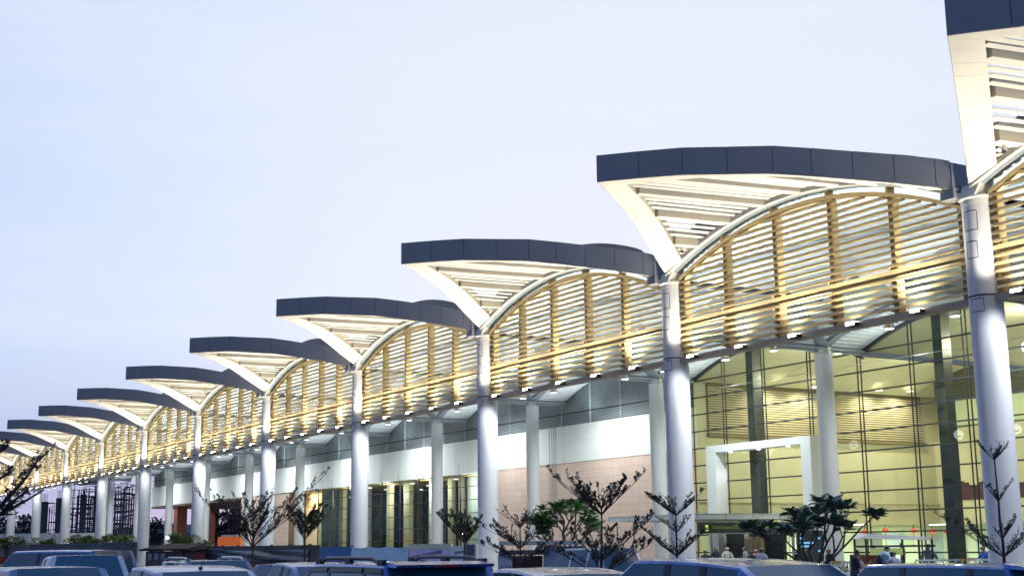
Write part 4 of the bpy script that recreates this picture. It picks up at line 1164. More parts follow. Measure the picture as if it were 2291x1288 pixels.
for i in range(60): m.box(-82.9 + i * .51, -82.9 + i * .51 + .49, .05, .10, PAVE, 1.82 if i % 7 else 1.9)
m.build('fence_boards', mat('weathered_boards', (.10, .095, .08), .8, var=.35, vscale=.7), f)
tarp(-82.5, -54.0, -.05, .75, 1.60, .10, 9, 130, 16).build('tarpaulin', mat('tarp_dark', (.035, .055, .09), .35, var=.7, vscale=.4), f, True, 80)
tarp(-82.5, -54.0, -.12, PAVE, .78, .03, 12, 60, 8).build('maroon_cloth', mat('cloth_maroon_black', (.035, .014, .024), .7, var=.3), f, True, 80)
f = thing('low_wall', 'long dark slate wall in front of the shrubs at the left', 'wall', (0, YF, 0))
m = MB(); rnd = random.Random(8)
x = -230
while x < -97:
    w_ = 4.0; m.box(x, min(x + w_ - .02, -97), 0, .2, PAVE - .15, 2.28, rnd.choice([0, 0, 0, 0, 1, 2])); x += w_
m.build('panels', [mat('wall_slate', (.05, .065, .085), .7, var=.25, vscale=.6), mat('wall_slate_blue', (.06, .11, .17), .7, var=.25), mat('wall_olive', (.055, .058, .035), .7, var=.25)], f)
MB().box(-230, -97, -.04, .24, 2.28, 2.36).build('coping', mat('coping_grey', (.11, .125, .15), .6, var=.15), f)
k = thing('kiosk', 'low maroon shop hut with a flat dark roof behind the parked cars', 'kiosk', (-82, YF - 1.2, 0))
MB().box(-7.0, 6.5, 0, 1.1, PAVE - .15, 1.45).build('wall', mat('kiosk_maroon', (.075, .012, .016), .6, var=.25), k)
MB().hexa([(-7.4, -.5, 1.50), (6.8, -.5, 1.50), (6.8, 1.1, 1.62), (-7.4, 1.1, 1.62), (-7.4, -.5, 1.66), (6.8, -.5, 1.66), (6.4, 1.1, 2.10), (-4.4, 1.1, 2.10)]).build('roof', mat('kiosk_roof', (.035, .03, .032), 1.0, var=.2, spec=.1), k)
for x in (-6.2, -4.2, -2.2): MB().box(x, x + 1.2, -.03, .02, .75, 1.3).build('window', mat('kiosk_pane', (.10, .17, .22), .2, var=.1), k)
for x in (1.5, 4.0): MB().box(x, x + .12, -.08, .0, PAVE, 1.5).build('post', M_dark, k)

# ------------------------------------------------------------------ left background
def bgpt(u, d, z=0): return ground(u, d, z)
def rowdir(): return
b0 = bgpt(108, 222)
h = thing('site_hoarding', 'white ribbed site hoarding with a banner of red and teal emblems', 'hoarding', (b0.x, b0.y, 0), R(90) - math.atan2(FW.x * -1, FW.y) if 0 else math.atan2(RT.y, RT.x))
m = MB()
for i in range(120):
    x = -9.5 + i * .15; m.box(x, x + .085, -.03, .0, PARK, 4.5)
m.box(-9.5, 8.5, 0, .1, PARK, 4.45)
m.build('ribbed_sheet', mat('sheet_pale', (.72, .76, .76), .6, var=.1), h)
MB().box(-3.4, 4.9, -.10, -.05, 3.0, 4.45).build('banner', mat('banner_white', (.85, .85, .88), .6, var=.03), h)
m = MB()
for a, b in ((.0, .32), (.32, 0), (0, -.32), (-.32, 0)): m.box(.95 + a - .13, .95 + a + .13, -.115, -.10, 3.75 + b - .13, 3.75 + b + .13)
m.build('red_emblem', mat('emblem_red', (.42, .02, .03), .5, var=0), h)
m = MB(); m.ball((4.2, -.10, 3.75), .5, .03, .28, 16, 8)
m.build('teal_emblem', mat('emblem_teal', (.06, .38, .42), .5, var=0), h)
text('banner_lettering', 'L I', .55, (-1.1, -.115, 3.72), (R(90), 0, 0), mat('letter_navy', (.06, .05, .12), .5, var=0), h)
MB().box(1.75, 1.79, -.115, -.10, 3.2, 4.3).build('divider', mat('letter_navy2', (.2, .2, .3), .5, var=0), h)
m = MB()
for x in (-8.0, -6.9): m.box(x, x + .8, -.06, -.03, 1.6, 3.2)
m.build('window', M_dark, h)

def steel_frame(name, label, u0, u1, d, ztop, cols, rows, seed, dens=.75):
    c = bgpt((u0 + u1) / 2, d); ang = math.atan2(RT.y, RT.x); W2 = (u1 - u0) * d / FPX / 2
    t = thing(name, label, 'scaffold', (c.x, c.y, 0), ang)
    rnd = random.Random(seed); up_ = MB(); be = MB(); 
    for dep in range(3):
        y = dep * 5.0
        for i in range(cols + 1):
            x = -W2 + 2 * W2 * i / cols + rnd.uniform(-.15, .15); r = rnd.choice([.05, .06, .09])
            up_.box(x - r, x + r, y - r, y + r, PARK, ztop * rnd.uniform(.80, 1.0))
        for j in range(1, rows + 1):
            z = ztop * j / rows
            i = 0
            while i < cols:
                n = rnd.randint(1, 4)
                if rnd.random() < dens * (1.25 - .6 * j / rows):
                    zz = z + rnd.uniform(-.3, .3); be.box(-W2 + 2 * W2 * i / cols - .3, -W2 + 2 * W2 * min(cols, i + n) / cols + .3, y - .06, y + .06, zz - .06, zz + .06 + rnd.choice([0, 0, .12]))
                i += n
    up_.add(be.v, be.f); up_.build('lattice', M_steelblue, t)
    return t
M_steelblue = mat('site_steel', (.045, .05, .085), .7, var=.3)
t = steel_frame('scaffolding', 'tall dark scaffolding of a building site seen between the left columns', 150, 284, 235, 13.4, 22, 15, 3, .9)
for uu, hh, w_ in ((183, 11.6, .75), (128, 11.0, .95), (95, 10.4, 1.0)):
    p_ = bgpt(uu, 232)
    tw = thing('concrete_pillar', 'unfinished concrete pillar on the building site, %s' % {183: 'inside the scaffolding', 128: 'left of the scaffolding', 95: 'leftmost of the site'}[uu], 'pillar', (p_.x, p_.y, PARK), math.atan2(RT.y, RT.x))
    MB().box(-w_ / 2, w_ / 2, -w_ / 2, w_ / 2, 0, hh).build('shaft', mat('raw_concrete_blue', (.05, .065, .10), .8, var=.2), tw)
    m = MB()
    for q in range(4): m.box(-w_ / 2 + .1 + q * w_ * .25, -w_ / 2 + .15 + q * w_ * .25, -.05, .05, hh, hh + 1.4)
    m.build('rebar', M_steelblue, tw)
steel_frame('scaffolding', 'low thin scaffolding frame between two unfinished pillars at the left', 100, 124, 240, 10.2, 4, 6, 5, .6)
# grey building behind the passage
p_ = bgpt(455, 300)
g = thing('background_building', 'long blue grey building glimpsed through the passage', 'building', (p_.x, p_.y, 0), math.atan2(RT.y, RT.x))
MB().box(-14, 13, 0, 8, PARK, 5.2).build('wall', mat('bg_wall', (.10, .13, .17), .7, var=.2), g)
MB().hexa([(-14.5, -.6, 5.2), (13.5, -.6, 5.2), (13.5, 8, 5.2), (-14.5, 8, 5.2), (-14, 1.5, 7.2), (13, 1.5, 7.2), (13, 7, 7.2), (-14, 7, 7.2)]).build('roof', mat('bg_roof', (.15, .16, .21), .6, var=.15), g)
for i in range(9): MB().box(-12.5 + i * 2.8, -11.2 + i * 2.8, -.05, .05, 2.2, 4.2).build('window', mat('bg_pane', (.16, .22, .27), .2, var=.1), g)
p_ = bgpt(488, 300)
g = thing('control_room', 'small glazed rooftop cabin seen over the grey building', 'building', (p_.x, p_.y + 4, 0), math.atan2(RT.y, RT.x))
MB().box(-1.6, 1.3, 0, 3, PARK, 9.0).build('cabin', mat('cabin_wall', (.20, .25, .30), .6, var=.1), g)
MB().box(-2.0, 1.8, -.4, 3.4, 9.0, 9.5).build('roof', mat('cabin_roof', (.10, .16, .24), .5), g)
MB().box(-1.2, .9, -.04, .02, 7.0, 8.7).build('window', mat('cabin_pane', (.40, .52, .56), .2), g)
# orange stall and lamp
p_ = bgpt(511, 150)
g = thing('stall', 'bright orange topped stall with a white counter behind the dark wall', 'stall', (p_.x, p_.y, PAVE), math.atan2(RT.y, RT.x))
MB().box(-1.25, 1.35, 0, 1.5, 2.05, 3.05).build('orange_canopy', mat('stall_orange', (.75, .16, .03), .5, emit=(1, .22, .04), estr=.1), g)
MB().box(-1.2, 1.3, .1, 1.4, 0, 2.05).build('counter', mat('stall_white', (.75, .72, .70), .5, var=.1), g)
MB().box(.55, 1.32, .05, .1, .9, 2.0).build('amber_sign', mat('stall_amber', (.8, .36, .05), .5, emit=(1, .5, .1), estr=.1), g)
m = MB(); m.box(-.9, .9, .3, 1.2, 3.05, 3.3); m.build('roof_boxes', M_steel, g)
p_ = bgpt(377, 148)
g = thing('area_lamp', 'glaring white area lamp above the shrubs beside an inner column', 'lamp', (p_.x, p_.y, PAVE))
MB().tube([(0, 0, 0), (0, 0, 2.9)], .05, 8).build('pole', M_dark, g)
MB().ball((0, -.1, 3.0), .26, .2, .2, 12, 8).build('lamp_head', emis('area_lamp_white', (1, .97, .9), 14), g, True)
lamp('POINT', (p_.x, p_.y - .5, 3.1), 500, (1, .97, .9), size=.2, name='area_lamp_light')

# ------------------------------------------------------------------ railing, planter, cart by the entrance
def railing(name, label, a, b, h, n, mt, group=None):
    a = Vector(a); b = Vector(b); L = (b - a).length; ang = math.atan2((b - a).y, (b - a).x)
    t = thing(name, label, 'railing', a, ang, group)
    MB().box(0, L, -.03, .03, h - .06, h).build('rail', mt, t); MB().box(0, L, -.025, .025, .12, .17).build('rail', mt, t)
    m = MB()
    for i in range(n + 1): x = L * i / n; m.box(x - .028, x + .028, -.02, .02, .17, h - .06)
    m.build('bars', mt, t)
    m = MB(); x = L * .55; m.box(x, x + .3, -.034, .034, h - .065, h + .004); x = L * .62; m.box(x - .13, x + .13, -.05, .05, .12, .42); m.build('yellow_markings', mat('safety_yellow', (.75, .48, .03), .5), t)
    return t
M_rail = mat('rail_white', (.75, .75, .73), .4)
def gz(u, d): return ground(u, d, PAVE)
railing('railing', 'white barrier railing with yellow patches left of the man with a phone', gz(1775, 44), gz(1928, 44), 1.12, 26, M_rail)
railing('railing', 'long thin white railing between the blue car roof and the hall', gz(2045, 46), gz(2225, 46), 1.12, 12, M_rail)
a_ = gz(1885, 42.5); pl = thing('planter', 'dark concrete planter with low green plants before the white railing', 'planter', a_, math.atan2(RT.y, RT.x))
MB().box(-.75, .65, -.3, .3, 0, .72).build('trough', mat('planter_dark', (.035, .035, .035), .7, var=.2), pl)
m = MB(); rnd = random.Random(3)
for i in range(240):
    x, y, z = rnd.uniform(-.72, .1), rnd.uniform(-.28, .28), rnd.uniform(.72, .92); s_ = .05
    d = Vector((rnd.uniform(-1, 1), rnd.uniform(-1, 1), rnd.uniform(0, 1))).normalized() * s_ * 2; e = d.cross(Vector((0, 0, 1))).normalized() * s_ * .6 if d.cross(Vector((0, 0, 1))).length > .001 else Vector((s_, 0, 0))
    p = Vector((x, y, z)); m.quad(p, p + d * .5 + e, p + d, p + d * .5 - e)
m.build('plants', mat('planter_green', (.05, .12, .02), .6, var=.4, vscale=8), pl)
# electric cart
g_ = gz(1990, 47); ct = thing('electric_cart', 'white roofed electric buggy with a brown rear seat behind the man with a backpack', 'cart', g_, math.atan2(RT.y, RT.x) + R(8))
MB().hexa([(-1.35, -.6, 1.86), (1.5, -.6, 1.80), (1.5, .6, 1.80), (-1.35, .6, 1.86), (-1.0, -.5, 2.02), (1.2, -.5, 1.90), (1.2, .5, 1.90), (-1.0, .5, 2.02)]).build('roof', mat('cart_roof', (.55, .56, .55), .5, var=.05), ct)
for x, y in ((-1.1, -.52), (-1.1, .52), (.25, -.52), (1.35, -.55), (1.35, .52)): MB().box(x - .03, x + .03, y - .03, y + .03, .6, 1.86).build('post', M_dark, ct)
MB().box(-1.3, -.6, -.55, .55, .55, 1.3).build('rear_seat', mat('cart_brown', (.20, .05, .02), .5, var=.2), ct)
MB().box(-1.3, 1.5, -.6, .6, .32, .62).build('body', mat('cart_red', (.45, .03, .03), .35, var=.05), ct)
MB().box(-.5, .3, -.5, .5, .62, .95).build('front_seat', mat('cart_seat_dark', (.03, .03, .03), .6), ct)
MB().box(-1.5, 1.45, -.62, -.58, 1.55, 1.62).build('side_rail', M_dark, ct)
MB().box(-1.0, .2, -.63, -.60, 1.28, 1.52).build('side_sign', mat('cart_sign_lime', (.50, .58, .22), .5, emit=(.6, .8, .2), estr=.15), ct)
for x in (-.85, 1.0):
    for y in (-.52, .52):
        MB().lathe([(.26, -.09), (.28, 0), (.26, .09)], 20, (x, y, .28), axis='y').build('wheel', M_tyre, ct, True)
        MB().lathe([(.15, -.10), (.15, .10)], 16, (x, y, .28), axis='y').build('hub', M_rim, ct)
# information screen by the doors
s_ = gz(1812, 62); sc = thing('info_screen', 'tall dark information display with glowing blue lines beside the doors', 'display', s_, math.atan2(RT.y, RT.x))
MB().box(-.62, .62, -.1, .1, .1, 2.3).build('cabinet', M_dark, sc)
for i, (x0, x1, z) in enumerate(((-.5, -.3, 2.1), (-.5, -.3, 1.9), (-.5, .15, 1.68), (-.5, .0, 1.52), (.35, .48, 1.9), (.35, .48, 1.3))): MB().box(x0, x1, -.112, -.10, z, z + .09).build('screen_line', emis('screen_cyan', (.2, .65, .9), .45), sc)
# door surround inside the portal
dr = thing('entrance_doors', 'dark glazed entrance doors with pale columns under the portal', 'door', (0, 0, 0))
m = MB(); m.box(-44.1, -42.0, YW - .35, YW - .05, PAVE, 2.6); m.box(-40.0, -38.2, YW - .35, YW - .05, PAVE, 2.6); m.build('dark_leaf', M_dark, dr)
m = MB(); m.box(-42.0, -41.3, YW - .5, YW - .02, PAVE, 2.7); m.lathe([(.42, PAVE), (.42, 2.7)], 20, (-40.6, YW - .55, 0)); m.build('pale_column', M_cream, dr)
m = MB(); m.box(-44.1, -35.4, YW - .45, YW - .02, 2.6, 2.95); m.build('header', M_dark, dr)

# pay booth behind the thin trees
b_ = ground(1175, 50); bt = thing('pay_booth', 'pale flat roofed pay booth with red striped white panel behind the sparse tree', 'booth', b_, math.atan2(RT.y, RT.x))
MB().box(-1.0, 2.3, -.5, .9, 1.90, 2.06).build('roof', mat('booth_cream', (.70, .68, .55), .5, var=.08), bt)
MB().box(-1.05, -.5, -.3, .6, 0, 1.55).build('white_panel', mat('booth_white', (.62, .66, .74), .5, var=.06), bt)
m = MB()
for x in (-.92, -.75, -.62): m.box(x, x + .05, -.315, -.30, .3, 1.15)
m.build('red_stripes', mat('stripe_red', (.45, .04, .05), .5), bt)
MB().box(-.5, .65, -.28, .5, 0, 1.5).build('dark_panel', mat('booth_maroon', (.05, .02, .02), .5, var=.4), bt)
MB().box(-1.0, .9, -.45, .4, 1.55, 1.72).build('awning', mat('booth_awning', (.10, .10, .12), .6, var=.2), bt)
MB().box(.7, 2.2, -.2, .5, .2, 1.85).build('blue_panel', mat('booth_blue', (.34, .46, .66), .5, var=.1), bt)
for x in (-.95, 2.2): MB().box(x, x + .07, .6, .67, 0, 1.9).build('post', M_steel, bt)
# ------------------------------------------------------------------ trees
M_bark = mat('bark_dark', (.095, .062, .048), .8, var=.3, vscale=12)
M_barkg = mat('bark_grey', (.13, .10, .075), .8, var=.3, vscale=12)
def leafmat(name, c): 
    m = mat(name, c, .34, var=.45, vscale=6, spec=.9)
    return m
M_leafd = leafmat('leaf_dark', (.085, .072, .040)); M_leafo = leafmat('leaf_olive', (.095, .115, .045)); M_leafg = leafmat('leaf_green', (.10, .22, .06)); M_leafp = leafmat('leaf_deep_green', (.12, .21, .12))
M_leafs = leafmat('leaf_shrub', (.11, .15, .045)); M_leafn = leafmat('leaf_night', (.018, .024, .026))
def leaf(m, p, d, size, rnd, wr=.42, mi=0):
    d = Vector(d).normalized(); a = d.cross(Vector((rnd.uniform(-.4, .4), rnd.uniform(-.4, .4), 1)))
    if a.length < .01: a = Vector((1, 0, 0))
    a = a.normalized() * size * wr; n = a.cross(d).normalized() * size * .10
    p = Vector(p)
    m.add([p, p + d * size * .55 + a + n, p + d * size, p + d * size * .55 - a + n, p + d * size * .55], [(0, 4, 1), (4, 2, 1), (0, 3, 4), (4, 3, 2)], mi)
def bend(p, d, L, n, rnd, up=.1, wob=.08):
    pts = [Vector(p)]; d = Vector(d).normalized()
    for i in range(n):
        d = (d + Vector((rnd.uniform(-wob, wob), rnd.uniform(-wob, wob), rnd.uniform(-wob, wob) + up / n))).normalized()
        pts.append(pts[-1] + d * (L / n))
    return pts
def tiered(name, label, base, H, r0, tiers, seed, leafs, lsize=.09, lean=(0, 0), group='young tiered trees in the car park', bark=None, ldens=1.0, cat='tree'):
    """young tree with whorls of upward slanting branches. tiers: (z, n, length, slope, list of azimuth limits in the picture plane)"""
    rnd = random.Random(seed); t = thing(name, label, cat, base, 0, group)
    tr = MB(); lf = MB()
    tp = [Vector((lean[0] * i / 8 + rnd.uniform(-.012, .012), lean[1] * i / 8, H * i / 8)) for i in range(9)]
    tr.tube(tp, [r0 * (1 - .8 * i / 8) + .004 for i in range(9)], 8)
    def at(z): f = max(0, min(7.99, z / H * 8)); i = int(f); return tp[i].lerp(tp[i + 1], f - i)
    Rt = Vector((RT.x, RT.y, 0)); Fd = Vector((FW.x, FW.y, 0)).normalized()
    def limb(p, d, L, rb, depth):
        pts = bend(p, d, L, 6, rnd, .10, .07)
        tr.tube(pts, [rb * (1 - .8 * i / 6) + .0018 for i in range(7)], 5 if depth else 4, cap=False)
        hor = Vector((-d.y, d.x, 0))
        hor = hor.normalized() if hor.length > .05 else Rt
        if depth:
            for i in range(1, 7):
                for sgn in (1, -1):
                    if rnd.random() < (.42 if depth > 1 else .5): continue
                    td = (d * rnd.uniform(.7, 1.1) + hor * sgn * rnd.uniform(.25, .8) + Vector((0, 0, rnd.uniform(.0, .6)))).normalized()
                    limb(pts[i], td, L * rnd.uniform(.20, .42) * (1.08 - .09 * i), rb * .45, depth - 1)
        if depth < 2:
            for i in range(1, 7):
                for _ in range(2):
                    if rnd.random() < ldens * (.20 if depth else .34):
                        ld = d + Vector((rnd.uniform(-1, 1), rnd.uniform(-1, 1), rnd.uniform(-.1, 1.1)))
                        leaf(lf, pts[i] + Vector((rnd.uniform(-.03, .03), rnd.uniform(-.03, .03), rnd.uniform(-.01, .03))), ld, lsize * rnd.uniform(.55, 1.25), rnd, .34)
    for z, n, Lb, sl, sides in tiers:
        for b in range(n + 3):
            if b < n and sides: az, Lk = sides[b % len(sides)]
            else: az, Lk = rnd.uniform(0, 360), rnd.uniform(.5, .9)
            steep = 1.0 if b < 2 else rnd.uniform(.95, 1.9)
            a = R(az + (rnd.uniform(-9, 9) if b > 1 else 0))
            d = Rt * math.cos(a) + Fd * math.sin(a); d = (d + Vector((0, 0, sl * steep))).normalized()
            L = Lb * Lk * rnd.uniform(.92, 1.08) * (.98 if steep < 1.3 else .8)
            limb(at(z), d, L, r0 * .26, 2 if L > .8 else 1)
    tr.build('trunk', bark or M_bark, t, True, 60); lf.build('crown', leafs, t)
    return t
def depth_z(u, v, d): return spot_at(u, v, d).z
def tree_at(u, d): return ground(u, d, PARK)
# main tiered trees (picture position, distance)
def zof(v, u, d): return spot_at(u, v, d).z - PARK
d = 29; u = 1341
tiered('tiered_tree', 'thin dark tree with a wide V shaped crown before the pink wall', tree_at(u, d), zof(1135, u, d), .050,
       [(zof(1150, u, d), 7, 1.5, .72, [(180, 1.0), (165, .95), (8, .85), (-30, .75), (150, .8), (90, .6), (30, .8)]),
        (zof(1128, u, d), 5, .7, .9, [(20, 1), (160, 1.1), (-60, .9), (80, 1), (200, 1)]),
        (zof(1253, u, d), 5, 1.35, .66, [(2, 1.0), (175, .95), (-40, .8), (140, .8), (60, .7)]),
        (zof(1285, u, d), 4, 1.5, .5, [(178, 1.1), (10, .8), (150, .8), (40, .8)])], 4, M_leafd, .085, lean=(-.03, .10), ldens=.42)
d = 33; u = 1164
tiered('tiered_tree', 'thin sparse tree with three open tiers beside a column and the pink wall', tree_at(u, d), zof(1165, u, d), .036,
       [(zof(1180, u, d), 6, .72, .9, [(178, 1), (10, .8), (150, .9), (60, .8), (-40, .7), (100, .6)]),
        (zof(1225, u, d), 7, 1.1, .7, [(178, 1.05), (5, .75), (165, .9), (30, .7), (-35, .7), (120, .7), (200, .9)]),
        (zof(1262, u, d), 6, 1.15, .52, [(176, 1.05), (3, .9), (160, .8), (30, .8), (140, .6), (80, .5)])], 8, M_leafd, .062, ldens=.75)
d = 34; u = 1514
tiered('tiered_tree', 'thin tree with two leafy tiers in front of a front column and the black sign', tree_at(u, d), zof(1140, u, d), .05,
       [(zof(1152, u, d), 8, .95, .72, [(178, 1), (4, 1), (160, .9), (25, .9), (-30, .8), (90, .7), (130, .8), (210, .8)]),
        (zof(1190, u, d), 3, .8, .9, [(178, .8), (20, .7), (90, .6)]),
        (zof(1243, u, d), 9, .95, .66, [(178, 1), (4, 1), (160, .9), (25, .95), (-30, .8), (90, .7), (130, .8), (210, .8), (50, .8)])], 12, M_leafo, .075, ldens=.7)
d = 27; u = 2247
tiered('tiered_tree', 'thin dark tree in front of the nearest column at the right edge', tree_at(u, d), zof(1010, u, d), .045,
       [(zof(1245, u, d), 7, 1.35, .62, [(177, 1.05), (3, .5), (160, .8), (30, .6), (195, .8), (90, .5), (-30, .5)]),
        (zof(1205, u, d), 4, .7, 1.1, [(5, .9), (25, .8), (-30, .7), (170, .4)]),
        (zof(1120, u, d), 3, .55, 1.3, [(170, 1), (20, .6), (90, .5)]),
        (zof(1025, u, d), 6, .5, .9, [(178, 1), (5, .8), (150, .9), (40, .9), (-40, .8), (90, .7)])], 15, M_leafd, .055, lean=(-.05, -.05), ldens=.6)
d = 42; u = 566
tiered('tiered_tree', 'bare looking thin tree with a broad fan of fine twigs before the tarpaulin fence', tree_at(u, d), zof(1165, u, d), .05,
       [(zof(1222, u, d), 13, 2.15, .72, [(176, 1.15), (4, 1.35), (150, 1), (30, 1.2), (-30, 1), (90, .8), (120, .9), (200, .9), (60, .9), (-60, .9), (10, 1.2), (165, .9)]),
        (zof(1200, u, d), 8, 1.7, 1.0, [(160, 1), (20, 1.05), (100, .9), (-20, 1), (60, .9), (200, .9), (140, .9)]),
        (zof(1165, u, d), 5, .9, 1.3, [(150, 1), (25, 1), (80, .9), (-30, 1), (200, .9)])], 18, M_leafd, .075, ldens=.42)
d = 62; u = 682
tiered('tiered_tree', 'small sparse tree with curved branches right of the bare fan shaped tree', ground(u, d, PAVE), zof(1150, u, d), .07,
       [(zof(1212, u, d), 9, 1.7, 1.0, [(176, .9), (4, 1), (150, .9), (30, 1), (-30, .8), (90, .8), (120, .9), (60, .9), (15, .95)]),
        (zof(1185, u, d), 6, 1.3, .8, [(178, .8), (5, 1), (150, .7), (30, 1), (90, .8), (-30, .8)])], 22, M_leafo, .15, ldens=.38)
d = 56; u = 1040
tiered('tiered_tree', 'small olive tree in front of the white notice board and dark glazing', ground(u, d, PARK), zof(1150, u, d), .10,
       [(zof(1215, u, d), 9, 1.75, .95, [(177, .95), (4, .45), (155, .9), (35, .6), (-30, .5), (90, .8), (120, .9), (60, .7), (165, .9)]),
        (zof(1190, u, d), 7, 1.2, 1.1, [(178, .9), (20, .6), (150, .9), (90, .9), (120, .8), (60, .7), (200, .8)])], 25, M_leafo, .13, bark=M_barkg, ldens=.38)

def plumeria(name, label, base, H, spread, seed, leafs, lsize, nb=7, lean=0, trunk=.07, fork=.45, levels=3, group='big leaved plumeria trees'):
    rnd = random.Random(seed); t = thing(name, label, 'tree', base, 0, group)
    tr = MB(); lf = MB(); Rt = Vector((RT.x, RT.y, 0)); Fd = Vector((FW.x, FW.y, 0)).normalized()
    z0 = H * fork
    st = [Vector((0, 0, 0)), Rt * lean * .5 + Vector((0, 0, z0 * .5)), Rt * lean + Vector((0, 0, z0))]
    tr.tube(st, [trunk, trunk * .85, trunk * .75], 8)
    def tip(p, d):
        n = rnd.randint(13, 18)
        for i in range(n):
            a = i * 2.4 + rnd.uniform(-.2, .2); e = rnd.uniform(-.55, .7)
            dd = Vector((math.cos(a), math.sin(a), 0)) * 1.0 + Vector((0, 0, e)) + Vector(d) * .3
            leaf(lf, Vector(p) - Vector(d) * rnd.uniform(0, .08), dd, lsize * rnd.uniform(.75, 1.15), rnd, .25)
    def grow(p, d, L, r, lv):
        pts = bend(p, d, L, 3, rnd, .2, .1); tr.tube(pts, [r, r * .9, r * .8, r * .72], 6)
        if lv == 0: tip(pts[-1], (pts[-1] - pts[-2]).normalized()); return
        for k in range(rnd.choice([2, 2, 3])):
            a = rnd.uniform(0, 6.28); s = Vector((math.cos(a), math.sin(a), 0))
            grow(pts[-1], (Vector((pts[-1] - pts[-2])).normalized() + s * rnd.uniform(.5, .95) + Vector((0, 0, .12))).normalized(), L * rnd.uniform(.62, .85), r * .68, lv - 1)
    for b in range(nb):
        a = 2 * math.pi * b / nb + rnd.uniform(-.3, .3)
        dd = (Rt * math.cos(a) * spread + Fd * math.sin(a) * spread * .8 + Vector((0, 0, rnd.uniform(.45, .95)))).normalized()
        grow(st[-1] - Vector((0, 0, rnd.uniform(0, .1))), dd, (H - z0) * rnd.uniform(.36, .62), trunk * .55, levels - 1)
    tr.build('trunk', M_barkg, t, True, 60); lf.build('crown', leafs, t)
    return t
plumeria('plumeria_tree', 'deep green plumeria with large leaf rosettes in front of the entrance column', tree_at(1842, 33), zof(1122, 1830, 33), .85, 31, M_leafp, .36, 8, lean=-.22, trunk=.07, fork=.42)
plumeria('plumeria_tree', 'bright green plumeria with a rounded crown before the pink wall', ground(1262, 60, PAVE), zof(1142, 1262, 60), 1.15, 33, M_leafg, .50, 8, trunk=.11, fork=.40)

# shrubs behind the dark wall
def shrub(label, u, d, w, h, seed, n=3000):
    rnd = random.Random(seed); t = thing('shrub', label, 'shrub', ground(u, d, PAVE), math.atan2(RT.y, RT.x), 'shrubs behind the dark wall')
    lf = MB(); st = MB()
    cl = [(rnd.uniform(-w * .75, w * .75), rnd.uniform(-.7, .7), h * rnd.uniform(.5, .82), rnd.uniform(.45, .7)) for _ in range(22)]
    for x, y, z, r in cl:
        st.tube([(x * .3, 0, 0), (x * .7, y * .5, z * .6), (x, y, z)], [.05, .035, .012], 5)
        for _ in range(n // 22):
            v = Vector((rnd.gauss(0, 1), rnd.gauss(0, 1), rnd.gauss(0, 1))).normalized() * r * rnd.uniform(.5, 1.05)
            p = Vector((x, y, z)) + Vector((v.x, v.y, v.z * .65))
            if p.z < .3: continue
            leaf(lf, p, v + Vector((0, 0, .4)), rnd.uniform(.14, .26), rnd, .34)
    MB().box(-w * .9, w * .9, -.6, .6, 0, .95).build('planter', mat('planter_terracotta', (.30, .06, .035), .7, var=.2), t)
    st.build('stems', M_barkg, t); lf.build('foliage', M_leafs, t)
for i, (u, d, w, h, lb) in enumerate(((28, 178, 2.1, 4.0, 'leftmost shrub in front of the white site hoarding'), (100, 165, 1.9, 3.7, 'shrub below the banner with the red emblem'), (180, 152, 1.8, 3.8, 'shrub in a red planter just right of the banner'),
                                      (264, 142, 2.2, 3.7, 'broad shrub in front of the scaffolding'), (425, 118, 2.2, 3.4, 'broad shrub in front of the passage piers'), (222, 146, 1.0, 3.4, 'small shrub between two columns under the scaffolding'))):
    shrub(lb, u, d, w, h, 40 + i)
# dark trees far behind the left columns
def far_tree(label, u, d, w, h, seed, n=1800, zc=.62):
    rnd = random.Random(seed); t = thing('far_tree', label, 'tree', ground(u, d, PARK), 0, 'dark trees beyond the building site')
    tr = MB(); lf = MB()
    tr.tube([(0, 0, 0), (.1, 0, h * .4), (0, .1, h * .75)], [.3, .22, .08], 7)
    cl = []
    for _ in range(26):
        a = rnd.uniform(0, 6.28); r = w * math.sqrt(rnd.random()); z = h * rnd.uniform(.35, .93)
        r *= 1 - max(0, (z / h - .6)) * 1.6
        p = Vector((math.cos(a) * r, math.sin(a) * r, z)); cl.append(p)
        tr.tube([(0, 0, h * .35), p * .6 + Vector((0, 0, h * .12)), p], [.1, .06, .02], 4)
    for p in cl:
        s = rnd.uniform(.7, 1.3) * w * .26
        for _ in range(n // 26):
            v = Vector((rnd.gauss(0, 1), rnd.gauss(0, 1), rnd.gauss(0, .7))) * s * .55
            leaf(lf, p + v, v + Vector((0, 0, .2)), rnd.uniform(.35, .7), rnd, .4)
    tr.build('trunk', M_leafn, t); lf.build('crown', M_leafn, t)
for i, (u, d, w, h, lb) in enumerate(((22, 262, 4.6, 9.0, 'dark tree at the left edge above the white site hoarding'), (60, 256, 3.8, 8.6, 'dark open tree left of the unfinished pillars'),
                                      (262, 285, 4.2, 6.4, 'low dark tree right behind the scaffolding'), (300, 280, 3.6, 7.2, 'dark tree right of the scaffolding'), (345, 275, 4.2, 8.0, 'dark tree at the end of the terminal'), (515, 215, 3.2, 7.6, 'dark tree standing inside the passage view'),
                                      (205, 290, 4.0, 5.6, 'dark tree low behind the scaffolding'), (130, 290, 4.0, 5.4, 'dark tree low behind the unfinished pillars'))):
    far_tree(lb, u, d, w, h, 60 + i)
struct((lambda m: m.build('treeline_ground', mat('dark_far_ground', (.03, .035, .03), .9)))(MB().box(-900, -235, -200, 400, PARK - .2, PARK + .01)))
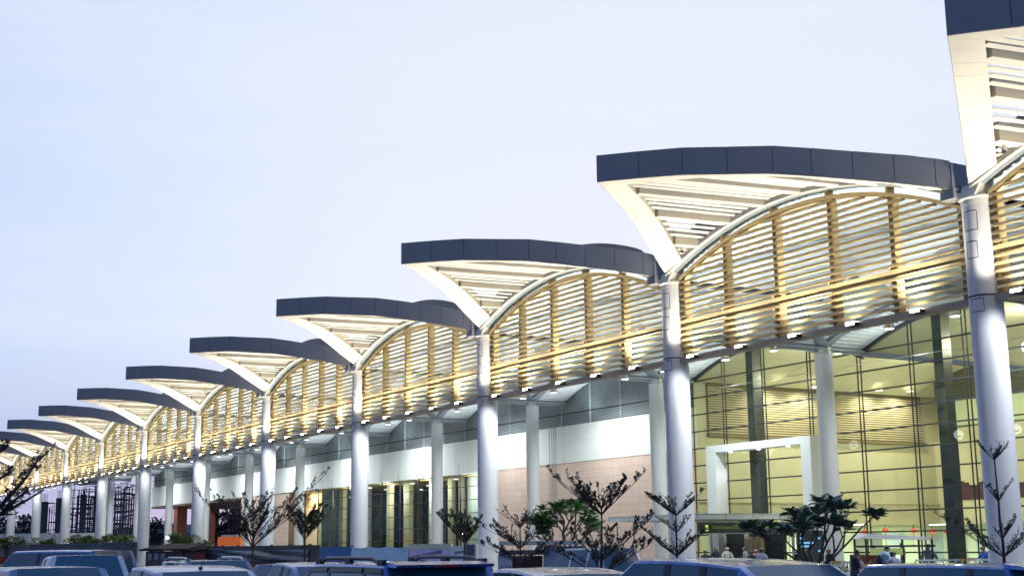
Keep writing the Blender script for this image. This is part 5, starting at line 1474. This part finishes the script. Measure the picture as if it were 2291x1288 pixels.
# overhanging tree at the left edge, trunk outside the picture
def over_tree():
    d = 14.5; base = ground(-190, d, PARK); rnd = random.Random(77)
    t = thing('overhanging_tree', 'dark needled branch reaching in at the left edge of the photo', 'tree', base)
    tr = MB(); lf = MB()
    def loc(u, v, dd=d): return spot_at(u, v, dd) - base
    top = loc(-180, 1050); tr.tube([(0, 0, 0), loc(-185, 1180), top, loc(-170, 900)], [.12, .1, .08, .03], 8)
    limbs = [[(-185, 1200), (-60, 1170), (15, 1142), (60, 1118), (98, 1095)], [(-185, 1180), (-70, 1160), (0, 1132), (25, 1105), (60, 1065), (80, 1035), (112, 1006)], [(-185, 1180), (-60, 1172), (10, 1146), (40, 1112), (62, 1097)],
             [(-182, 1120), (-60, 1100), (0, 1070), (30, 1052)], [(-182, 1060), (-60, 1040), (0, 1010), (18, 998)], [(-60, 1170), (0, 1150), (28, 1150)]]
    for li, L in enumerate(limbs):
        pts = [loc(u, v, d + .25 * math.sin(li * 2 + i)) for i, (u, v) in enumerate(L)]
        n = len(pts); tr.tube(pts, [.03 * (1 - .85 * i / (n - 1)) + .003 for i in range(n)], 6)
        if li == 0: spans = [(2.0, 3.0)]
        elif li == 1: spans = [(2.3, 6)]
        elif li == 5: spans = [(.8, 2)]
        else: spans = [(2.0, n - 1)]
        for a, b in spans:
            for q in range(int((b - a) * 16)):
                f = rnd.uniform(a, b); i = min(n - 2, int(f)); p = pts[i].lerp(pts[i + 1], f - i)
                td = Vector((rnd.uniform(-1, 1), rnd.uniform(-1, 1), rnd.uniform(-.2, 1))).normalized(); e = p + td * rnd.uniform(.03, .09)
                tr.tube([p, e], [.003, .0015], 4, cap=False)
                for _ in range(7): leaf(lf, e, Vector((rnd.uniform(-1, 1), rnd.uniform(-1, 1), rnd.uniform(-.3, 1))), rnd.uniform(.03, .06), rnd, .22)
    tr.build('trunk', M_bark, t, True, 60); lf.build('foliage', M_leafn, t)
over_tree()
# ------------------------------------------------------------------ people
def skin_mat(c): return mat('skin_%d%d%d' % tuple(int(x * 100) for x in c), c, .5, var=.05)
SK1, SK2 = skin_mat((.30, .17, .11)), skin_mat((.48, .30, .22))
M_hair = mat('hair_black', (.012, .010, .009), .5, var=.1)
M_hairb = mat('hair_brown', (.045, .025, .015), .5, var=.1)
def cloth(name, c): return mat('cloth_' + name, c, .85, var=.12, vscale=6)
def make_person(label, base, face, H=1.7, shirt=None, trousers=None, skin=SK1, hair=M_hair, arms=('down', 'down'), bow=0.0, lean=0.0, long_sleeve=False, cap=None, phone=False, backpack=None, stride=0.0):
    """face: heading angle of the person about z; bow: head bent forward; lean: torso leaning forward"""
    t = thing('person', label, 'person', base, face - R(90), 'people in front of the terminal')
    k = H / 1.72; V = []; E = []; Rr = []; G = []
    def add(p, r, par, g):
        V.append(Vector(p) * k); Rr.append(r * k); G.append(g)
        if par is not None: E.append((par, len(V) - 1))
        return len(V) - 1
    def ln(z, x, y): return (x, y + lean * max(0, z - .95) * 1.0, z - abs(lean) * max(0, z - .95) * .12)
    pel = add((0, 0, .96), .135, None, 'leg')
    wai = add(ln(1.10, 0, 0), .125, pel, 'torso'); che = add(ln(1.30, 0, .0), .150, wai, 'torso'); sh = add(ln(1.42, 0, -.01), .10, che, 'torso')
    nk = add(ln(1.49, 0, 0), .055, sh, 'neck')
    hb = ln(1.52, 0, 0); hv = Vector((0, math.sin(bow), math.cos(bow)))
    h1 = Vector(hb) + hv * .03 + Vector((0, .02, 0)); a1 = add(h1, .075, nk, 'head')
    h2 = h1 + hv * .08; a2 = add(h2, .098, a1, 'head'); h3 = h2 + hv * .065; a3 = add(h3, .082, a2, 'head')
    fwd = Vector((0, math.cos(bow), -math.sin(bow)))
    add(h2 + fwd * .112 - hv * .02, .016, a2, 'head')
    for s in (1, -1):
        add(h2 + Vector((s * .092, -.01, 0)), .018, a2, 'head')
    for s, pose in ((1, arms[0]), (-1, arms[1])):
        S_ = ln(1.40, s * .175, -.01); s0 = add(S_, .062, sh, 'upper')
        S_ = Vector(S_)
        if pose == 'down': el = S_ + Vector((s * .05, -.03, -.28)); wr = el + Vector((s * .01, .06, -.25)); hd = wr + Vector((0, .02, -.07)); fd = Vector((0, .02, -1))
        elif pose == 'phone': el = S_ + Vector((s * .03, .06, -.28)); wr = el + Vector((-s * .08, .24, .06)); hd = wr + Vector((-s * .02, .07, .02)); fd = Vector((-s * .35, .9, .25))
        elif pose == 'reach': el = S_ + Vector((s * .03, .20, -.20)); wr = el + Vector((0, .25, .02)); hd = wr + Vector((0, .07, 0)); fd = Vector((0, 1, -.05))
        else: el = S_ + Vector((s * .12, -.08, -.26)); wr = el + Vector((-s * .16, .14, -.10)); hd = wr + Vector((-s * .05, .03, 0)); fd = Vector((-s, .3, 0))
        e0 = add(el, .044, s0, 'upper' ); m0 = add(el.lerp(wr, .5), .040, e0, 'fore'); w0 = add(wr, .027, m0, 'fore'); h0 = add(hd, .034, w0, 'hand')
        fd = fd.normalized(); sd = fd.cross(Vector((s, 0, .3))).normalized()
        for q in range(4):
            o_ = sd * (q - 1.5) * .021; Lq = (.075, .085, .08, .062)[q]
            f1 = add(hd + fd * .045 + o_, .0095, h0, 'hand'); curl = fd + Vector((-s * .35, 0, 0)); add(hd + fd * .045 + o_ + curl.normalized() * Lq * .8, .0075, f1, 'hand')
        th = add(hd + sd * .038 + Vector((-s * .02, 0, 0)), .011, h0, 'hand'); add(hd + sd * .055 + fd * .045 + Vector((-s * .02, 0, 0)), .009, th, 'hand')
        if phone and s == 1:
            c = hd + fd * .07
            ph = MB(); c = c * k
            ph.hexa([c + Vector(v) for v in ((-.04, -.01, -.02), (.04, -.01, -.02), (.04, .0, -.03), (-.04, .0, -.03), (-.04, .09, .11), (.04, .09, .11), (.04, .10, .10), (-.04, .10, .10))]).build('phone_case', M_dark, t)
    for s in (1, -1):
        hp = add((s * .095, 0, .90), .098, pel, 'leg'); kn = add((s * .105, .03 + s * stride * .12, .50), .062, hp, 'leg'); ca = add((s * .105, .0 + s * stride * .16, .33), .058, kn, 'leg'); an = add((s * .105, -.02 + s * stride * .2, .10), .042, ca, 'leg')
        add((s * .115, .05 + s * stride * .2, .045), .042, an, 'foot'); add((s * .125, .14 + s * stride * .2, .035), .032, len(V) - 1, 'foot')
    me = bpy.data.meshes.new('body_cage'); me.from_pydata([tuple(v) for v in V], E, []); ob = bpy.data.objects.new('body_cage', me); COL.objects.link(ob)
    md = ob.modifiers.new('skin', 'SKIN')
    for i, sv in enumerate(me.skin_vertices[0].data):
        r = Rr[i]; sv.radius = (r, r * (.72 if G[i] == 'torso' else 1)) if 0 else (r, r); sv.use_root = (i == 0)
    for i, g in enumerate(G):
        if g == 'torso': me.skin_vertices[0].data[i].radius = (Rr[i] * 1.12, Rr[i] * .78)
    sb = ob.modifiers.new('sub', 'SUBSURF'); sb.levels = 2; sb.render_levels = 2
    bpy.context.view_layer.update()
    ev = ob.evaluated_get(bpy.context.evaluated_depsgraph_get()); fm = bpy.data.meshes.new_from_object(ev)
    bpy.data.objects.remove(ob)
    bm_v = [v.co.copy() for v in fm.vertices]; bm_n = [v.normal.copy() for v in fm.vertices]; faces = [tuple(p.vertices) for p in fm.polygons]
    fm.materials.clear(); fm.materials.append(skin); fm.shade_smooth()
    b = bpy.data.objects.new('body', fm); COL.objects.link(b); b.parent = t
    # which region each vertex belongs to
    def region(p):
        best = None
        for a, c in E:
            A, B = V[a], V[c]; d = B - A; f_ = max(0, min(1, (p - A).dot(d) / max(1e-9, d.length_squared))); q = (A + d * f_ - p).length - (Rr[a] + (Rr[c] - Rr[a]) * f_)
            if best is None or q < best[0]: best = (q, G[c] if not (G[c] == 'leg' and G[a] == 'torso') else 'torso', f_)
        return best[1]
    reg = [region(p) for p in bm_v]
    def garment(name, regs, off, m_, test=None):
        used = {}; vs = []; fs = []
        for f_ in faces:
            if all(reg[i] in regs for i in f_) and (test is None or all(test(bm_v[i]) for i in f_)):
                q = []
                for i in f_:
                    if i not in used: used[i] = len(vs); vs.append(bm_v[i] + bm_n[i] * off)
                    q.append(used[i])
                fs.append(tuple(q))
        if not fs: return
        m = MB(); m.add(vs, fs); m.build(name, m_, t, True, 80)
    sl = ('torso', 'upper', 'fore') if long_sleeve else ('torso', 'upper')
    garment('shirt', sl, .014, shirt, lambda p: p.z > .90 * k)
    garment('trousers', ('leg', 'torso'), .012, trousers, lambda p: p.z < 1.02 * k)
    garment('shoes', ('foot',), .008, M_dark)
    hc = h2 * k
    garment('hair' if cap is None else 'cap', ('head',), .012 if cap is None else .016, cap or hair, lambda p: (p - hc).dot(hv) > .045 * k - (p - hc).dot(fwd) * -.9 or ((p - hc).dot(fwd) < -.0 * k and (p - hc).dot(hv) > -.05 * k))
    m = MB()
    for s in (1, -1): m.ball(tuple(hc + (fwd * .088 + Vector((s * .034, 0, 0)) + hv * .012) * k), .011, .008, .008, 6, 4)
    m.build('eyes', M_dark, t)
    if backpack:
        c = (Vector(ln(1.22, 0, -.02)) + Vector((0, -.19, 0))) * k
        bp = MB(); bp.ball(tuple(c), .15, .09, .21, 12, 8); bp.build('backpack_body', backpack, t, True)
        st = MB()
        for s in (1, -1): st.tube([Vector(ln(1.10, s * .10, .0)) * k + Vector((0, -.16, 0)), Vector(ln(1.30, s * .11, .15)) * k, Vector(ln(1.45, s * .10, .06)) * k, Vector(ln(1.38, s * .10, -.15)) * k], .018, 6)
        st.build('strap', backpack, t)
    return t
ARIGHT = math.atan2(RT.y, RT.x)               # facing along the picture's right
AAWAY = math.atan2(FW.y, FW.x); ATOW = AAWAY + math.pi; ALEFT = ARIGHT + math.pi
jeans = cloth('jeans', (.03, .055, .12)); dk = cloth('charcoal', (.025, .028, .032)); slate = cloth('slate', (.045, .055, .065)); wht = cloth('white', (.70, .70, .72)); ltb = cloth('light_blue', (.42, .50, .72)); gry = cloth('grey', (.26, .30, .32)); blu = cloth('royal_blue', (.02, .10, .42)); khaki = cloth('khaki', (.22, .19, .13)); nav = cloth('navy', (.03, .04, .09)); pale = cloth('pale', (.48, .47, .42)); stripe = cloth('pale_striped_blue', (.45, .48, .55)); blk = cloth('black', (.012, .012, .014)); pnk = cloth('dusty_pink', (.35, .17, .18))
make_person('man in slate t-shirt and blue jeans bent over a phone beside the planter', ground(1908, 41), ARIGHT + R(10), 1.70, slate, jeans, arms=('phone', 'phone'), bow=.5, lean=.08, phone=True)
make_person('man in light blue polo with navy backpack looking down beside the buggy', ground(1976, 43.5), ARIGHT + R(20), 1.80, ltb, jeans, SK2, M_hairb, ('phone', 'reach'), .45, .10, backpack=nav)
make_person('person in a white shirt seen from behind, leaning over at the buggy', ground(2003, 40), AAWAY + R(10), 1.64, wht, dk, arms=('reach', 'reach'), bow=.5, lean=.28, long_sleeve=True)
make_person('broad man in a grey t-shirt seen from behind near the dark pillar', gz(2076, 47), AAWAY - R(10), 1.66, gry, khaki, SK2, M_hairb, ('elbow', 'elbow'))
make_person('person in a royal blue t-shirt reaching left beside the nearest column', gz(2204, 47), ALEFT, 1.58, blu, nav, arms=('reach', 'reach'), lean=.15)
make_person('person in dark top standing left before the white portal leg', gz(1600, 62), ATOW + R(30), 1.60, dk, dk, arms=('elbow', 'down'))
make_person('person with a pale cap and khaki shirt in front of the entrance doors', gz(1626, 62), AAWAY, 1.58, pale, khaki, cap=pale, arms=('elbow', 'elbow'))
make_person('person in grey top with black hair before the pale door column', gz(1666, 62), ALEFT, 1.58, gry, dk)
make_person('short person in black at the centre of the crowd by the doors', gz(1681, 55), AAWAY, 1.44, blk, dk)
make_person('person in a pink top between two dark haired people by the doors', gz(1690, 60), ATOW, 1.48, pnk, dk, SK2)
make_person('black haired person in pale shirt close behind the blue car roof', gz(1703, 50), AAWAY, 1.55, stripe, dk)
make_person('black haired person in blue grey shirt seen from behind near the white railing', ground(1783, 36), AAWAY + R(15), 1.62, stripe, nav)
make_person('person in black shirt with folded arms beside the information screen', gz(1803, 52), ALEFT, 1.50, blk, dk, arms=('elbow', 'elbow'))
make_person('person in a striped pale blue shirt crouched low behind the plumeria trunk', ground(1826, 38), AAWAY, 1.40, stripe, nav, lean=.3, bow=.4)
make_person('dark clothed person right of the plumeria trunk before the column', gz(1853, 50), ALEFT + R(20), 1.52, blk, dk, arms=('down', 'elbow'))
make_person('dark haired person far left of the crowd, only the head above the car', gz(1577, 58), AAWAY, 1.46, dk, dk)
make_person('small person inside the hall walking behind the buggy roof', ground(1953, 60, PAVE), ARIGHT, 1.62, khaki, dk, stride=.8)
make_person('person in brown inside the hall beside the small dark kiosk screen', ground(2018, 64, PAVE), ALEFT, 1.72, khaki, dk)
# ------------------------------------------------------------------ ground
M_asph = mat('asphalt', (.045, .046, .05), .8, var=.25, vscale=.7, bump=.3, bscale=60)
m = MB(); m.box(-1500, 1500, -1500, 1500, PARK - 1.0, PARK - .01)
struct(m.build('ground', mat('dry_earth', (.10, .095, .075), .9, var=.25, vscale=.05)))
struct(MB().box(-260, 60, -75, -4.2, PARK - .2, PARK).build('parking_lot', M_asph))
m = MB()
for i in range(60):
    x = -120 + i * 2.6; m.box(x, x + .1, -14.5, -9.5, PARK + .002, PARK + .006); m.box(x, x + .1, -27.5, -22.5, PARK + .002, PARK + .006)
struct(m.build('parking_markings', mat('marking_paint', (.7, .7, .68), .6, var=.2, vscale=6)))
struct(MB().box(-260, 60, -4.4, -4.2, PARK - .1, PAVE).build('kerb', mat('kerb_concrete', (.34, .33, .31), .7, var=.15)))
struct(MB().box(-260, 60, -4.2, YW + 30, PARK - .1, PAVE).build('pavement', brick_mat('paving', (.30, .29, .27), (.27, .26, .245), (.16, .15, .14), .6, .6, .01, rot=False)))
